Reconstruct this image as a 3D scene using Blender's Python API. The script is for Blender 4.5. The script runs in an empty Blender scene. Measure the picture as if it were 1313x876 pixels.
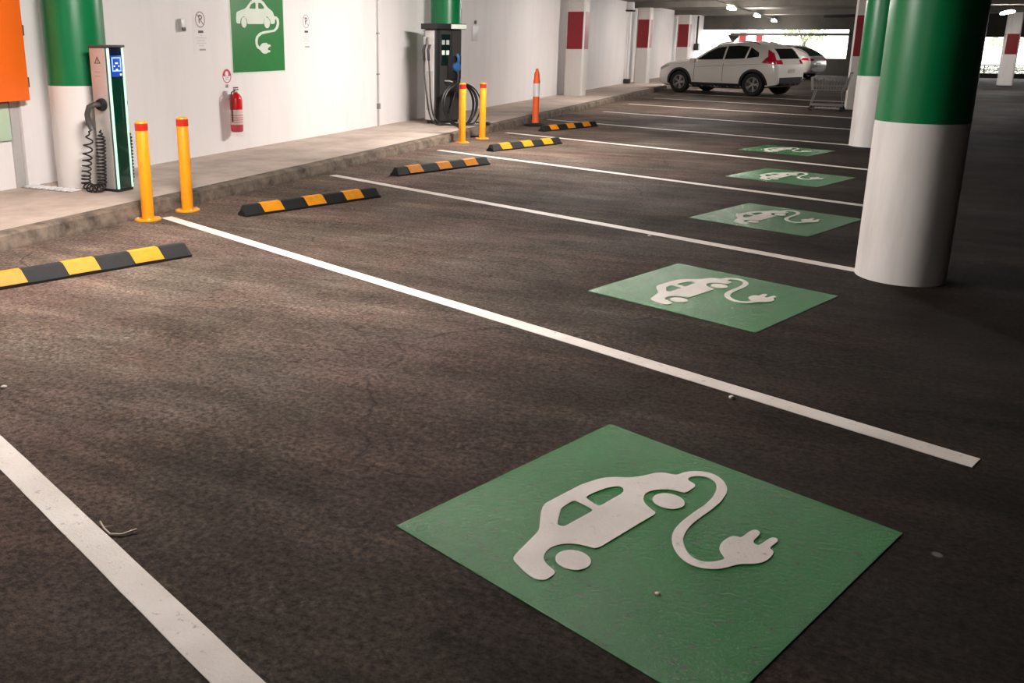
import bpy, bmesh, math, random
from mathutils import Vector, Matrix
from mathutils.bvhtree import BVHTree

C = bpy.context.scene.collection
S = bpy.context.scene
random.seed(7)
PI = math.pi

# ---------------------------------------------------------------- camera
cam_data = bpy.data.cameras.new('camera')
cam = bpy.data.objects.new('camera', cam_data)
C.objects.link(cam)
CR = Vector((0.9046840934, 0.4260558702, 0.0048048473))
CU = Vector((-0.1122682008, 0.2274809141, 0.9672891422))
CF = Vector((-0.4110262062, 0.8756305323, -0.2536308906))
m = Matrix((CR, CU, -CF)).transposed().to_4x4()
m.translation = Vector((0, 0, 1.6))
cam.matrix_world = m
cam_data.sensor_fit = 'HORIZONTAL'
cam_data.sensor_width = 36.0
cam_data.lens = 36.0 * 1129.076 / 1313.0
cam_data.shift_x = (656.5 - 544.271) / 1313.0
cam_data.shift_y = (349.588 - 438.0) / 1313.0
cam_data.clip_start = 0.05
cam_data.clip_end = 500
S.camera = cam

# ---------------------------------------------------------------- world, exposure
world = bpy.data.worlds.new('world')
S.world = world
world.use_nodes = True
wn = world.node_tree.nodes
bg = wn.get('Background')
bg.inputs['Color'].default_value = (1.0, 0.99, 0.97, 1)
bg.inputs['Strength'].default_value = 5.0
S.view_settings.view_transform = 'Standard'
S.view_settings.look = 'None'
S.view_settings.gamma = 1.0
S.view_settings.use_curve_mapping = False
S.view_settings.exposure = 0.0
LAMP_L = 400.0         # radiance of a batten diffuser
LAMP_COL = (1.0, 0.94, 0.88, 1)

# ---------------------------------------------------------------- helpers
def srgb(r, g, b):
    def f(c):
        c /= 255.0
        return c / 12.92 if c <= 0.04045 else ((c + 0.055) / 1.055) ** 2.4
    return (f(r), f(g), f(b), 1.0)


def mat(name, col, rough=0.5, metal=0.0, var=0.0, vscale=6.0, bump=0.0, bscale=60.0, dirt=None, coat=0.0):
    M = bpy.data.materials.new(name)
    M.use_nodes = True
    nt = M.node_tree
    N, Lk = nt.nodes, nt.links
    b = N['Principled BSDF']
    b.inputs['Base Color'].default_value = col
    b.inputs['Roughness'].default_value = rough
    b.inputs['Metallic'].default_value = metal
    if coat:
        b.inputs['Coat Weight'].default_value = coat
        b.inputs['Coat Roughness'].default_value = 0.08
    tc = N.new('ShaderNodeTexCoord')
    if var or dirt:
        nz = N.new('ShaderNodeTexNoise')
        nz.inputs['Scale'].default_value = vscale
        nz.inputs['Detail'].default_value = 6
        nz.inputs['Roughness'].default_value = 0.65
        Lk.new(tc.outputs['Object'], nz.inputs['Vector'])
        rp = N.new('ShaderNodeValToRGB')
        rp.color_ramp.elements[0].position = 0.32
        rp.color_ramp.elements[1].position = 0.62
        c0 = dirt if dirt else tuple(max(0, c * (1 - var)) for c in col[:3]) + (1,)
        rp.color_ramp.elements[0].color = c0
        rp.color_ramp.elements[1].color = col
        Lk.new(nz.outputs['Fac'], rp.inputs['Fac'])
        Lk.new(rp.outputs['Color'], b.inputs['Base Color'])
    if bump:
        n2 = N.new('ShaderNodeTexNoise')
        n2.inputs['Scale'].default_value = bscale
        n2.inputs['Detail'].default_value = 4
        Lk.new(tc.outputs['Object'], n2.inputs['Vector'])
        bp = N.new('ShaderNodeBump')
        bp.inputs['Strength'].default_value = bump
        bp.inputs['Distance'].default_value = 0.01
        Lk.new(n2.outputs['Fac'], bp.inputs['Height'])
        Lk.new(bp.outputs['Normal'], b.inputs['Normal'])
    return M


def emit(name, col, strength):
    M = bpy.data.materials.new(name)
    M.use_nodes = True
    b = M.node_tree.nodes['Principled BSDF']
    b.inputs['Base Color'].default_value = col
    b.inputs['Roughness'].default_value = 0.3
    b.inputs['Emission Color'].default_value = col
    b.inputs['Emission Strength'].default_value = strength
    return M


def asphalt():
    M = bpy.data.materials.new('asphalt')
    M.use_nodes = True
    nt = M.node_tree
    N, Lk = nt.nodes, nt.links
    b = N['Principled BSDF']
    tc = N.new('ShaderNodeTexCoord')

    def noise(scale, detail, rough=0.6, vec=None):
        n = N.new('ShaderNodeTexNoise')
        n.inputs['Scale'].default_value = scale
        n.inputs['Detail'].default_value = detail
        n.inputs['Roughness'].default_value = rough
        Lk.new(vec if vec else tc.outputs['Object'], n.inputs['Vector'])
        return n.outputs['Fac']

    def ramp(f, p0, c0, p1, c1):
        r = N.new('ShaderNodeValToRGB')
        r.color_ramp.elements[0].position = p0
        r.color_ramp.elements[0].color = c0
        r.color_ramp.elements[1].position = p1
        r.color_ramp.elements[1].color = c1
        Lk.new(f, r.inputs['Fac'])
        return r.outputs['Color']

    def mix(mode, fac, a, c):
        x = N.new('ShaderNodeMix')
        x.data_type = 'RGBA'
        x.blend_type = mode
        if isinstance(fac, float):
            x.inputs[0].default_value = fac
        else:
            Lk.new(fac, x.inputs[0])
        Lk.new(a, x.inputs[6])
        if isinstance(c, tuple):
            x.inputs[7].default_value = c
        else:
            Lk.new(c, x.inputs[7])
        return x.outputs[2]

    mp = N.new('ShaderNodeMapping')           # long scuffs along the bays
    mp.inputs['Rotation'].default_value = (0, 0, math.radians(21.8))
    mp.inputs['Scale'].default_value = (0.6, 2.6, 1)
    Lk.new(tc.outputs['Object'], mp.inputs['Vector'])
    big = noise(0.55, 8, 0.62)
    base = ramp(big, 0.34, (0.105, 0.078, 0.066, 1), 0.66, (0.225, 0.175, 0.153, 1))
    # base colour paler near the kerb, where cars stand; darker towards the aisle
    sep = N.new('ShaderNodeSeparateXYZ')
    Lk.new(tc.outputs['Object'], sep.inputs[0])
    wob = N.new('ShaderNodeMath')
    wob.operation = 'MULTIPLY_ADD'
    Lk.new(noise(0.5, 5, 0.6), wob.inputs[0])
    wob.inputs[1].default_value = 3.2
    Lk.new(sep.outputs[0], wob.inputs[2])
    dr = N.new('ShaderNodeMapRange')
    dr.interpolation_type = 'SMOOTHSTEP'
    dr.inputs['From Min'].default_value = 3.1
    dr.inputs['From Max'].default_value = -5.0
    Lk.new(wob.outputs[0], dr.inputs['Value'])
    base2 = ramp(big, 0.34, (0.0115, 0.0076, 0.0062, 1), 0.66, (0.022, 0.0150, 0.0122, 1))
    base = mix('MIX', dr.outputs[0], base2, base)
    sc = ramp(noise(1.5, 7, 0.7, mp.outputs['Vector']), 0.36, (0.60, 0.57, 0.54, 1), 0.6, (1.1, 1.1, 1.1, 1))
    c1 = mix('MULTIPLY', 0.85, base, sc)
    gr = ramp(noise(42, 5, 0.75), 0.38, (0.34, 0.32, 0.30, 1), 0.64, (1.65, 1.65, 1.65, 1))
    c2 = mix('MULTIPLY', 0.9, c1, gr)
    # patches: pinkish against greenish grey, and zones where the surface has ravelled
    tint = ramp(noise(0.9, 5, 0.6), 0.40, (0.93, 1.0, 0.93, 1), 0.60, (1.10, 0.97, 0.95, 1))
    c2 = mix('MULTIPLY', 0.9, c2, tint)
    dn = N.new('ShaderNodeTexNoise')
    dn.inputs['Scale'].default_value = 1.15
    dn.inputs['Detail'].default_value = 9
    dn.inputs['Roughness'].default_value = 0.72
    dn.inputs['Distortion'].default_value = 0.6
    Lk.new(mp.outputs['Vector'], dn.inputs['Vector'])
    zone = ramp(dn.outputs['Fac'], 0.46, (0, 0, 0, 1), 0.60, (1, 1, 1, 1))
    rav = ramp(noise(24, 7, 0.8), 0.40, (0.28, 0.25, 0.23, 1), 0.60, (1.35, 1.32, 1.3, 1))
    ravd = mix('MULTIPLY', 1.0, c2, rav)
    zm = mix('MULTIPLY', 1.0, zone, (0.85, 0.85, 0.85, 1))
    c2 = mix('MIX', zm, c2, ravd)
    # pale drag streaks of dust
    mp2 = N.new('ShaderNodeMapping')
    mp2.inputs['Rotation'].default_value = (0, 0, math.radians(-35))
    mp2.inputs['Scale'].default_value = (0.5, 2.4, 1)
    Lk.new(tc.outputs['Object'], mp2.inputs['Vector'])
    stk = ramp(noise(1.3, 8, 0.68, mp2.outputs['Vector']), 0.50, (1, 1, 1, 1), 0.70, (1.75, 1.7, 1.66, 1))
    c2 = mix('MULTIPLY', 0.9, c2, stk)
    # darker pits
    pit = ramp(noise(9.0, 8, 0.8), 0.35, (0.30, 0.28, 0.26, 1), 0.46, (1, 1, 1, 1))
    c3 = mix('MULTIPLY', 0.75, c2, pit)
    # cracks
    vw = N.new('ShaderNodeMapping')
    nzv = N.new('ShaderNodeTexNoise')
    nzv.inputs['Scale'].default_value = 1.3
    nzv.inputs['Detail'].default_value = 5
    Lk.new(tc.outputs['Object'], nzv.inputs['Vector'])
    addv = N.new('ShaderNodeMixRGB')
    addv.inputs[0].default_value = 0.42
    Lk.new(tc.outputs['Object'], addv.inputs[1])
    Lk.new(nzv.outputs['Color'], addv.inputs[2])
    vo = N.new('ShaderNodeTexVoronoi')
    vo.feature = 'DISTANCE_TO_EDGE'
    vo.inputs['Scale'].default_value = 0.9
    Lk.new(addv.outputs[0], vo.inputs['Vector'])
    crk = ramp(vo.outputs['Distance'], 0.0, (0.3, 0.28, 0.27, 1), 0.006, (1, 1, 1, 1))
    gate = ramp(noise(0.8, 3), 0.52, (0, 0, 0, 1), 0.58, (1, 1, 1, 1))
    c4m = mix('MULTIPLY', 1.0, c3, crk)
    x = N.new('ShaderNodeMix')
    x.data_type = 'RGBA'
    Lk.new(gate, x.inputs[0])
    Lk.new(c3, x.inputs[6])
    Lk.new(c4m, x.inputs[7])
    # tiny pale chips of aggregate and old gum
    vs = N.new('ShaderNodeTexVoronoi')
    vs.inputs['Scale'].default_value = 3.1
    Lk.new(tc.outputs['Object'], vs.inputs['Vector'])
    sp = ramp(vs.outputs['Distance'], 0.035, (1, 1, 1, 1), 0.06, (0, 0, 0, 1))
    sg = ramp(noise(1.9, 2), 0.55, (0, 0, 0, 1), 0.6, (0.5, 0.5, 0.5, 1))
    sm = mix('MULTIPLY', 1.0, sp, sg)
    fin = mix('MIX', sm, x.outputs[2], (0.30, 0.27, 0.25, 1))
    Lk.new(fin, b.inputs['Base Color'])
    rr = N.new('ShaderNodeMapRange')
    rr.inputs['From Min'].default_value = 0.3
    rr.inputs['From Max'].default_value = 0.7
    rr.inputs['To Min'].default_value = 0.85
    rr.inputs['To Max'].default_value = 0.62
    Lk.new(big, rr.inputs['Value'])
    Lk.new(rr.outputs[0], b.inputs['Roughness'])
    b.inputs['Specular IOR Level'].default_value = 0.11
    ad = N.new('ShaderNodeMath')
    ad.operation = 'ADD'
    Lk.new(noise(110, 5, 0.75), ad.inputs[0])
    Lk.new(noise(14, 6, 0.75), ad.inputs[1])
    bp = N.new('ShaderNodeBump')
    bp.inputs['Strength'].default_value = 0.75
    bp.inputs['Distance'].default_value = 0.012
    Lk.new(ad.outputs[0], bp.inputs['Height'])
    Lk.new(bp.outputs['Normal'], b.inputs['Normal'])
    return M


def road_paint(name, col, worn, amount=0.45, rough=0.45, bump=0.55, spec=0.5, bs=90):
    """paint laid over coarse asphalt: worn spots and the relief of the ground"""
    M = bpy.data.materials.new(name)
    M.use_nodes = True
    nt = M.node_tree
    N, Lk = nt.nodes, nt.links
    b = N['Principled BSDF']
    tc = N.new('ShaderNodeTexCoord')
    n1 = N.new('ShaderNodeTexNoise')
    n1.inputs['Scale'].default_value = 26
    n1.inputs['Detail'].default_value = 8
    n1.inputs['Roughness'].default_value = 0.75
    Lk.new(tc.outputs['Object'], n1.inputs['Vector'])
    r = N.new('ShaderNodeValToRGB')
    r.color_ramp.elements[0].position = amount - 0.16
    r.color_ramp.elements[0].color = worn
    r.color_ramp.elements[1].position = amount - 0.06
    r.color_ramp.elements[1].color = col
    Lk.new(n1.outputs['Fac'], r.inputs['Fac'])
    n3 = N.new('ShaderNodeTexNoise')
    n3.inputs['Scale'].default_value = 3.0
    n3.inputs['Detail'].default_value = 6
    Lk.new(tc.outputs['Object'], n3.inputs['Vector'])
    r3 = N.new('ShaderNodeValToRGB')
    r3.color_ramp.elements[0].position = 0.35
    r3.color_ramp.elements[0].color = (0.82, 0.8, 0.78, 1)
    r3.color_ramp.elements[1].position = 0.62
    r3.color_ramp.elements[1].color = (1, 1, 1, 1)
    Lk.new(n3.outputs['Fac'], r3.inputs['Fac'])
    mx = N.new('ShaderNodeMix')
    mx.data_type = 'RGBA'
    mx.blend_type = 'MULTIPLY'
    mx.inputs[0].default_value = 1.0
    Lk.new(r.outputs['Color'], mx.inputs[6])
    Lk.new(r3.outputs['Color'], mx.inputs[7])
    Lk.new(mx.outputs[2], b.inputs['Base Color'])
    b.inputs['Roughness'].default_value = rough
    b.inputs['Specular IOR Level'].default_value = spec
    n2 = N.new('ShaderNodeTexNoise')
    n2.inputs['Scale'].default_value = bs
    n2.inputs['Detail'].default_value = 9
    n2.inputs['Roughness'].default_value = 0.72
    Lk.new(tc.outputs['Object'], n2.inputs['Vector'])
    bp = N.new('ShaderNodeBump')
    bp.inputs['Strength'].default_value = bump
    bp.inputs['Distance'].default_value = 0.012
    Lk.new(n2.outputs['Fac'], bp.inputs['Height'])
    Lk.new(bp.outputs['Normal'], b.inputs['Normal'])
    return M


def wall_paint(name, col, grime, gamt=0.35):
    """painted concrete: soft vertical grime runs and slight unevenness"""
    M = bpy.data.materials.new(name)
    M.use_nodes = True
    nt = M.node_tree
    N, Lk = nt.nodes, nt.links
    b = N['Principled BSDF']
    tc = N.new('ShaderNodeTexCoord')
    mp = N.new('ShaderNodeMapping')
    mp.inputs['Scale'].default_value = (1.6, 1.6, 0.22)
    Lk.new(tc.outputs['Object'], mp.inputs['Vector'])
    n1 = N.new('ShaderNodeTexNoise')
    n1.inputs['Scale'].default_value = 1.8
    n1.inputs['Detail'].default_value = 7
    n1.inputs['Roughness'].default_value = 0.65
    Lk.new(mp.outputs['Vector'], n1.inputs['Vector'])
    r = N.new('ShaderNodeValToRGB')
    r.color_ramp.elements[0].position = gamt - 0.1
    r.color_ramp.elements[0].color = grime
    r.color_ramp.elements[1].position = gamt + 0.2
    r.color_ramp.elements[1].color = col
    Lk.new(n1.outputs['Fac'], r.inputs['Fac'])
    Lk.new(r.outputs['Color'], b.inputs['Base Color'])
    b.inputs['Roughness'].default_value = 0.5
    n2 = N.new('ShaderNodeTexNoise')
    n2.inputs['Scale'].default_value = 22
    n2.inputs['Detail'].default_value = 5
    Lk.new(tc.outputs['Object'], n2.inputs['Vector'])
    bp = N.new('ShaderNodeBump')
    bp.inputs['Strength'].default_value = 0.12
    bp.inputs['Distance'].default_value = 0.01
    Lk.new(n2.outputs['Fac'], bp.inputs['Height'])
    Lk.new(bp.outputs['Normal'], b.inputs['Normal'])
    return M


# ---- geometry collector
class MB:
    def __init__(self):
        self.v, self.f = [], []

    def add(self, vs, fs, M=None):
        o = len(self.v)
        for q in vs:
            q = Vector(q)
            self.v.append(M @ q if M is not None else q)
        for q in fs:
            self.f.append([i + o for i in q])
        return self

    def box(self, x0, x1, y0, y1, z0, z1, bev=0.0, M=None):
        bm = bmesh.new()
        bmesh.ops.create_cube(bm, size=1)
        for q in bm.verts:
            q.co = Vector((x0 + (q.co.x + .5) * (x1 - x0), y0 + (q.co.y + .5) * (y1 - y0), z0 + (q.co.z + .5) * (z1 - z0)))
        if bev:
            bmesh.ops.bevel(bm, geom=bm.edges[:], offset=bev, segments=2, affect='EDGES', profile=0.6)
        bm.verts.index_update()
        self.add([q.co.copy() for q in bm.verts], [[w.index for w in q.verts] for q in bm.faces], M)
        bm.free()
        return self

    def prism(self, pts, h0, h1, M=None):
        """polygon in local xy extruded from z=h0 to z=h1"""
        n = len(pts)
        vs = [(p[0], p[1], h0) for p in pts] + [(p[0], p[1], h1) for p in pts]
        fs = [list(range(n))[::-1], list(range(n, 2 * n))] + [[i, (i + 1) % n, n + (i + 1) % n, n + i] for i in range(n)]
        return self.add(vs, fs, M)

    def lathe(self, prof, n=24, M=None, cap=True):
        vs, fs = [], []
        for r, z in prof:
            for i in range(n):
                a = 2 * PI * i / n
                vs.append((r * math.cos(a), r * math.sin(a), z))
        for j in range(len(prof) - 1):
            for i in range(n):
                fs.append([j * n + i, j * n + (i + 1) % n, (j + 1) * n + (i + 1) % n, (j + 1) * n + i])
        if cap:
            fs.append(list(range(n))[::-1])
            fs.append([(len(prof) - 1) * n + i for i in range(n)])
        return self.add(vs, fs, M)

    def tube(self, pts, r, n=8, M=None, closed=False):
        pts = [Vector(p) for p in pts]
        vs, fs = [], []
        k = len(pts)
        up = None
        for i, p in enumerate(pts):
            if closed:
                t = pts[(i + 1) % k] - pts[i - 1]
            else:
                t = pts[min(i + 1, k - 1)] - pts[max(i - 1, 0)]
            t.normalize()
            if up is None:
                up = Vector((0, 0, 1)) if abs(t.z) < .9 else Vector((1, 0, 0))
            a = t.cross(up)
            if a.length < 1e-6:
                a = t.orthogonal()
            a.normalize()
            up = a.cross(t).normalized()
            for j in range(n):
                w = 2 * PI * j / n
                vs.append(p + (a * math.cos(w) + up * math.sin(w)) * r)
        for i in range(k if closed else k - 1):
            i2 = (i + 1) % k
            for j in range(n):
                fs.append([i * n + j, i * n + (j + 1) % n, i2 * n + (j + 1) % n, i2 * n + j])
        if not closed:
            fs.append(list(range(n)))
            fs.append([(k - 1) * n + j for j in range(n)][::-1])
        return self.add(vs, fs, M)

    def build(self, name, material, parent=None, smooth=True, ang=35):
        me = bpy.data.meshes.new(name)
        me.from_pydata([tuple(q) for q in self.v], [], self.f)
        bm = bmesh.new()
        bm.from_mesh(me)
        bmesh.ops.recalc_face_normals(bm, faces=bm.faces)
        bm.to_mesh(me)
        bm.free()
        me.materials.append(material)
        if smooth:
            me.polygons.foreach_set('use_smooth', [True] * len(me.polygons))
            me.set_sharp_from_angle(angle=math.radians(ang))
        o = bpy.data.objects.new(name, me)
        C.objects.link(o)
        if parent:
            o.parent = parent
        return o


def tag(o, label=None, cat=None, group=None, kind=None):
    if label:
        o['label'] = label
    if cat:
        o['category'] = cat
    if group:
        o['group'] = group
    if kind:
        o['kind'] = kind
    return o


def thing(name, loc, label, cat, rz=0.0, group=None):
    o = bpy.data.objects.new(name, None)
    o.empty_display_size = 0.2
    C.objects.link(o)
    o.location = loc
    o.rotation_euler = (0, 0, rz)
    return tag(o, label, cat, group)


def copy_tree(o, parent=None):
    c = o.copy()
    C.objects.link(c)
    c.parent = parent
    for ch in o.children:
        copy_tree(ch, c)
    return c


def filled(name, loops, z0, z1, material, parent=None, M=None):
    """flat shape with holes, extruded: loops[0] outline(s), all loops even-odd"""
    cu = bpy.data.curves.new(name, 'CURVE')
    cu.dimensions = '2D'
    cu.fill_mode = 'BOTH'
    cu.extrude = (z1 - z0) / 2
    for lp in loops:
        sp = cu.splines.new('POLY')
        sp.points.add(len(lp) - 1)
        for q, p in zip(sp.points, lp):
            q.co = (p[0], p[1], 0, 1)
        sp.use_cyclic_u = True
    tmp = bpy.data.objects.new('tmp', cu)
    C.objects.link(tmp)
    dg = bpy.context.evaluated_depsgraph_get()
    me = bpy.data.meshes.new_from_object(tmp.evaluated_get(dg))
    bpy.data.objects.remove(tmp)
    bpy.data.curves.remove(cu)
    me.name = name
    T = Matrix.Translation((0, 0, (z0 + z1) / 2))
    me.transform((M @ T) if M is not None else T)
    me.materials.clear()
    me.materials.append(material)
    o = bpy.data.objects.new(name, me)
    C.objects.link(o)
    if parent:
        o.parent = parent
    return o


def soften(lp, cut=.012):
    out = []
    n = len(lp)
    for i in range(n):
        a, b = Vector(lp[i]), Vector(lp[(i + 1) % n])
        d = (b - a).length
        k = min(.25, cut / d) if d > 1e-6 else .25
        out += [tuple(a.lerp(b, k)), tuple(b.lerp(a, k))]
    return out


def text_mesh(name, s, size, material, parent, M):
    cu = bpy.data.curves.new(name, 'FONT')
    cu.body = s
    cu.size = size
    cu.extrude = 0.0008
    cu.align_x = 'CENTER'
    cu.align_y = 'CENTER'
    tmp = bpy.data.objects.new('tmp', cu)
    C.objects.link(tmp)
    dg = bpy.context.evaluated_depsgraph_get()
    me = bpy.data.meshes.new_from_object(tmp.evaluated_get(dg))
    bpy.data.objects.remove(tmp)
    bpy.data.curves.remove(cu)
    me.transform(M)
    me.materials.clear()
    me.materials.append(material)
    o = bpy.data.objects.new(name, me)
    C.objects.link(o)
    o.parent = parent
    return o


def ell(cx, cy, rx, ry, n=32, a0=0.0):
    return [(cx + rx * math.cos(2 * PI * i / n + a0), cy + ry * math.sin(2 * PI * i / n + a0)) for i in range(n)]


# bay frame: X runs along the painted bay lines towards the aisle, P across the bays
KB = 0.928477
BAY_ROT = -math.atan(0.4)
def bay(X, P, z=0.0):
    return Vector(((X + 0.4 * P) * KB, (-0.4 * X + P) * KB, z))
P0, BW = 0.96567, 2.79399

# ---------------------------------------------------------------- materials
M_asph = asphalt()
M_conc = mat('walkway_concrete', (0.56, 0.46, 0.40, 1), 0.8, dirt=(0.38, 0.305, 0.255, 1), vscale=1.7, bump=0.3, bscale=30)
M_kerb = mat('kerb_concrete', (0.20, 0.15, 0.115, 1), 0.85, dirt=(0.04, 0.028, 0.021, 1), vscale=5.5, bump=0.6, bscale=28)
M_wall = wall_paint('white_wall_paint', (0.85, 0.81, 0.81, 1), (0.79, 0.75, 0.745, 1))
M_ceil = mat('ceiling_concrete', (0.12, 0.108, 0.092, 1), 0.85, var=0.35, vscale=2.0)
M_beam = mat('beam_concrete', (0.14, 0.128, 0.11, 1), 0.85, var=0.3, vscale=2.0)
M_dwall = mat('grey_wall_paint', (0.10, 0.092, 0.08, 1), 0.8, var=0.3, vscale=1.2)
M_grn = mat('green_gloss_paint', (0.001, 0.17, 0.052, 1), 0.34, var=0.1, vscale=3, bump=0.05, bscale=14)
M_pwhite = wall_paint('pillar_white_paint', (0.78, 0.74, 0.73, 1), (0.55, 0.50, 0.46, 1), 0.3)
M_pgrey = wall_paint('pillar_grey_paint', (0.60, 0.57, 0.54, 1), (0.48, 0.45, 0.42, 1), 0.3)
M_red = mat('red_gloss_paint', (0.22, 0.003, 0.010, 1), 0.4, var=0.1)
M_line = road_paint('white_line_paint', (0.78, 0.71, 0.67, 1), (0.26, 0.22, 0.20, 1), 0.475, 0.55, 0.4)
M_floorgreen = road_paint('green_floor_paint', (0.001, 0.145, 0.020, 1), (0.001, 0.045, 0.008, 1), 0.50, 0.24, 0.5, 0.32, 62)
M_floorwhite = road_paint('white_symbol_paint', (0.76, 0.70, 0.66, 1), (0.40, 0.34, 0.31, 1), 0.46, 0.5, 0.5)
M_signgreen = mat('green_wall_sign', (0.012, 0.19, 0.035, 1), 0.35, var=0.12, vscale=4)
M_signwhite = mat('pale_sign_paint', (0.72, 0.80, 0.70, 1), 0.5, var=0.08, vscale=6)
M_yel = mat('yellow_paint', (0.84, 0.315, 0.007, 1), 0.38, var=0.1, vscale=8)
M_redtape = mat('red_reflective_tape', (0.52, 0.02, 0.01, 1), 0.35)
M_rub = mat('black_rubber', (0.006, 0.006, 0.0062, 1), 0.75, var=0.3, vscale=15, bump=0.2, bscale=80)
M_stopyel = mat('yellow_reflector', (0.74, 0.275, 0.008, 1), 0.45, var=0.18, vscale=14)
M_black = mat('black_plastic', (0.013, 0.013, 0.014, 1), 0.45)
M_glassblk = mat('black_glass', (0.004, 0.012, 0.011, 1), 0.08, coat=0.5)
M_glassgrn = mat('dark_green_glass', (0.003, 0.032, 0.018, 1), 0.10, coat=0.5)
M_silver = mat('silver_metal', (0.56, 0.54, 0.53, 1), 0.42, metal=0.55, var=0.08, vscale=8)
M_dgrey = mat('dark_grey_metal', (0.075, 0.072, 0.07, 1), 0.45, metal=0.3)
M_mgrey = mat('mid_grey_plastic', (0.22, 0.21, 0.20, 1), 0.5)
M_lgrey = mat('light_grey_metal', (0.50, 0.49, 0.48, 1), 0.45, metal=0.2)
M_led = emit('green_light_strip', (0.50, 0.95, 0.70, 1), 0.62)
M_scr = emit('blue_screen', (0.01, 0.05, 0.34, 1), 0.55)
M_scrline = emit('screen_lines', (0.25, 0.42, 1.0, 1), 1.0)
M_scrwhite = emit('screen_white', (0.8, 0.9, 1.0, 1), 1.0)
M_blue = mat('blue_plastic', (0.025, 0.10, 0.27, 1), 0.35)
M_orange = mat('orange_panel', (0.95, 0.16, 0.012, 1), 0.4, var=0.06, vscale=2)
M_dorange = mat('fluorescent_orange', (0.90, 0.125, 0.03, 1), 0.5, var=0.08)
M_refl = mat('white_reflective_band', (0.80, 0.78, 0.80, 1), 0.35)
M_exred = mat('extinguisher_red', (0.66, 0.012, 0.018, 1), 0.28)
M_exred2 = mat('faded_red_vinyl', (0.52, 0.06, 0.065, 1), 0.4)
M_clear = mat('pale_label', (0.72, 0.56, 0.53, 1), 0.4)
M_paper = mat('paper_notice', (0.85, 0.81, 0.81, 1), 0.6)
M_ink = mat('dark_ink', (0.05, 0.045, 0.05, 1), 0.6)
M_ink2 = mat('grey_ink', (0.42, 0.38, 0.39, 1), 0.6)
M_signred = mat('sign_red', (0.52, 0.03, 0.07, 1), 0.45)
M_palegrn = mat('pale_green_board', (0.50, 0.64, 0.48, 1), 0.5)
M_carwhite = mat('white_car_paint', (0.88, 0.85, 0.80, 1), 0.28, coat=0.6)
M_carwhite2 = mat('white_car_paint_warm', (0.80, 0.74, 0.68, 1), 0.28, coat=0.6)
M_carglass = mat('dark_car_glass', (0.012, 0.014, 0.015, 1), 0.06, coat=0.4)
M_carglass2 = mat('blue_tinted_car_glass', (0.012, 0.028, 0.05, 1), 0.05, coat=0.6)
M_tyre = mat('tyre_rubber', (0.012, 0.012, 0.012, 1), 0.75)
M_rim = mat('alloy_rim', (0.42, 0.41, 0.40, 1), 0.35, metal=0.7)
M_taillight = mat('red_tail_lamp', (0.62, 0.01, 0.05, 1), 0.15, coat=0.6)
M_headlight = mat('headlamp', (0.35, 0.36, 0.36, 1), 0.12, coat=0.6)
M_plate = mat('number_plate', (0.62, 0.58, 0.46, 1), 0.4)
M_wire = mat('chromed_wire', (0.30, 0.29, 0.28, 1), 0.35, metal=0.7)
M_twig = mat('dry_twig', (0.62, 0.52, 0.40, 1), 0.7)
M_pebble = mat('pale_pebble', (0.55, 0.50, 0.45, 1), 0.8)
M_ground = mat('outdoor_paving', (0.45, 0.44, 0.42, 1), 0.8, var=0.2)
M_bark = mat('tree_bark', (0.12, 0.09, 0.06, 1), 0.9)
M_leaf = mat('leaf_green', (0.42, 0.50, 0.30, 1), 0.6, var=0.3, vscale=3)
M_hedge = mat('hedge_leaf', (0.20, 0.23, 0.16, 1), 0.7, var=0.3, vscale=3)

# ---------------------------------------------------------------- structure
def struct(name, mb, material, parent=None):
    o = mb.build(name, material, parent, smooth=False)
    if parent is None:
        o['kind'] = 'structure'
    return o

YB, YF = -13.0, 52.3      # back and far walls
XW, XR = -7.58, 17.0      # left wall face, right wall
ZC = 3.05

struct('floor', MB().box(-5.82, XR, YB, YF, -0.25, 0), M_asph)
struct('ground', MB().box(-40, 60, YF + 0.02, 150, -0.3, -0.05), M_ground)
# raised footpath along the wall with a rough cast kerb in front
struct('walkway', MB().box(XW - 0.4, -5.97, YB, YF, -0.25, 0.13), M_conc)
kb = MB()
rk = random.Random(3)
yy, ring = YB, []
while yy < YF + 0.01:
    j = rk.uniform(-0.006, 0.006)
    t = rk.uniform(-0.006, 0.006)
    ring.append([(-5.97, yy, -0.2), (-5.97, yy, 0.131), (-5.865 + j, yy, 0.131 + t * .3), (-5.832 + j, yy, 0.112 + t), (-5.815 + j * .6, yy, 0.02), (-5.81, yy, -0.2)])
    yy += 0.13
for a, b in zip(ring, ring[1:]):
    for i in range(6):
        kb.add([a[i], a[(i + 1) % 6], b[(i + 1) % 6], b[i]], [[0, 1, 2, 3]])
kb.add(ring[0], [list(range(6))])
kb.add(ring[-1], [list(range(6))])
struct('kerb', kb, M_kerb)
struct('wall_left', MB().box(XW - 0.25, XW, YB, YF, -0.25, ZC), M_wall)
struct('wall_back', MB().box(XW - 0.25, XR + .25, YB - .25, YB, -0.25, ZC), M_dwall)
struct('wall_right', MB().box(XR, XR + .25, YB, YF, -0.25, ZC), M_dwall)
struct('ceiling', MB().box(XW - 0.25, XR + .25, YB - .25, YF + .25, ZC, ZC + .3), M_ceil)
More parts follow.
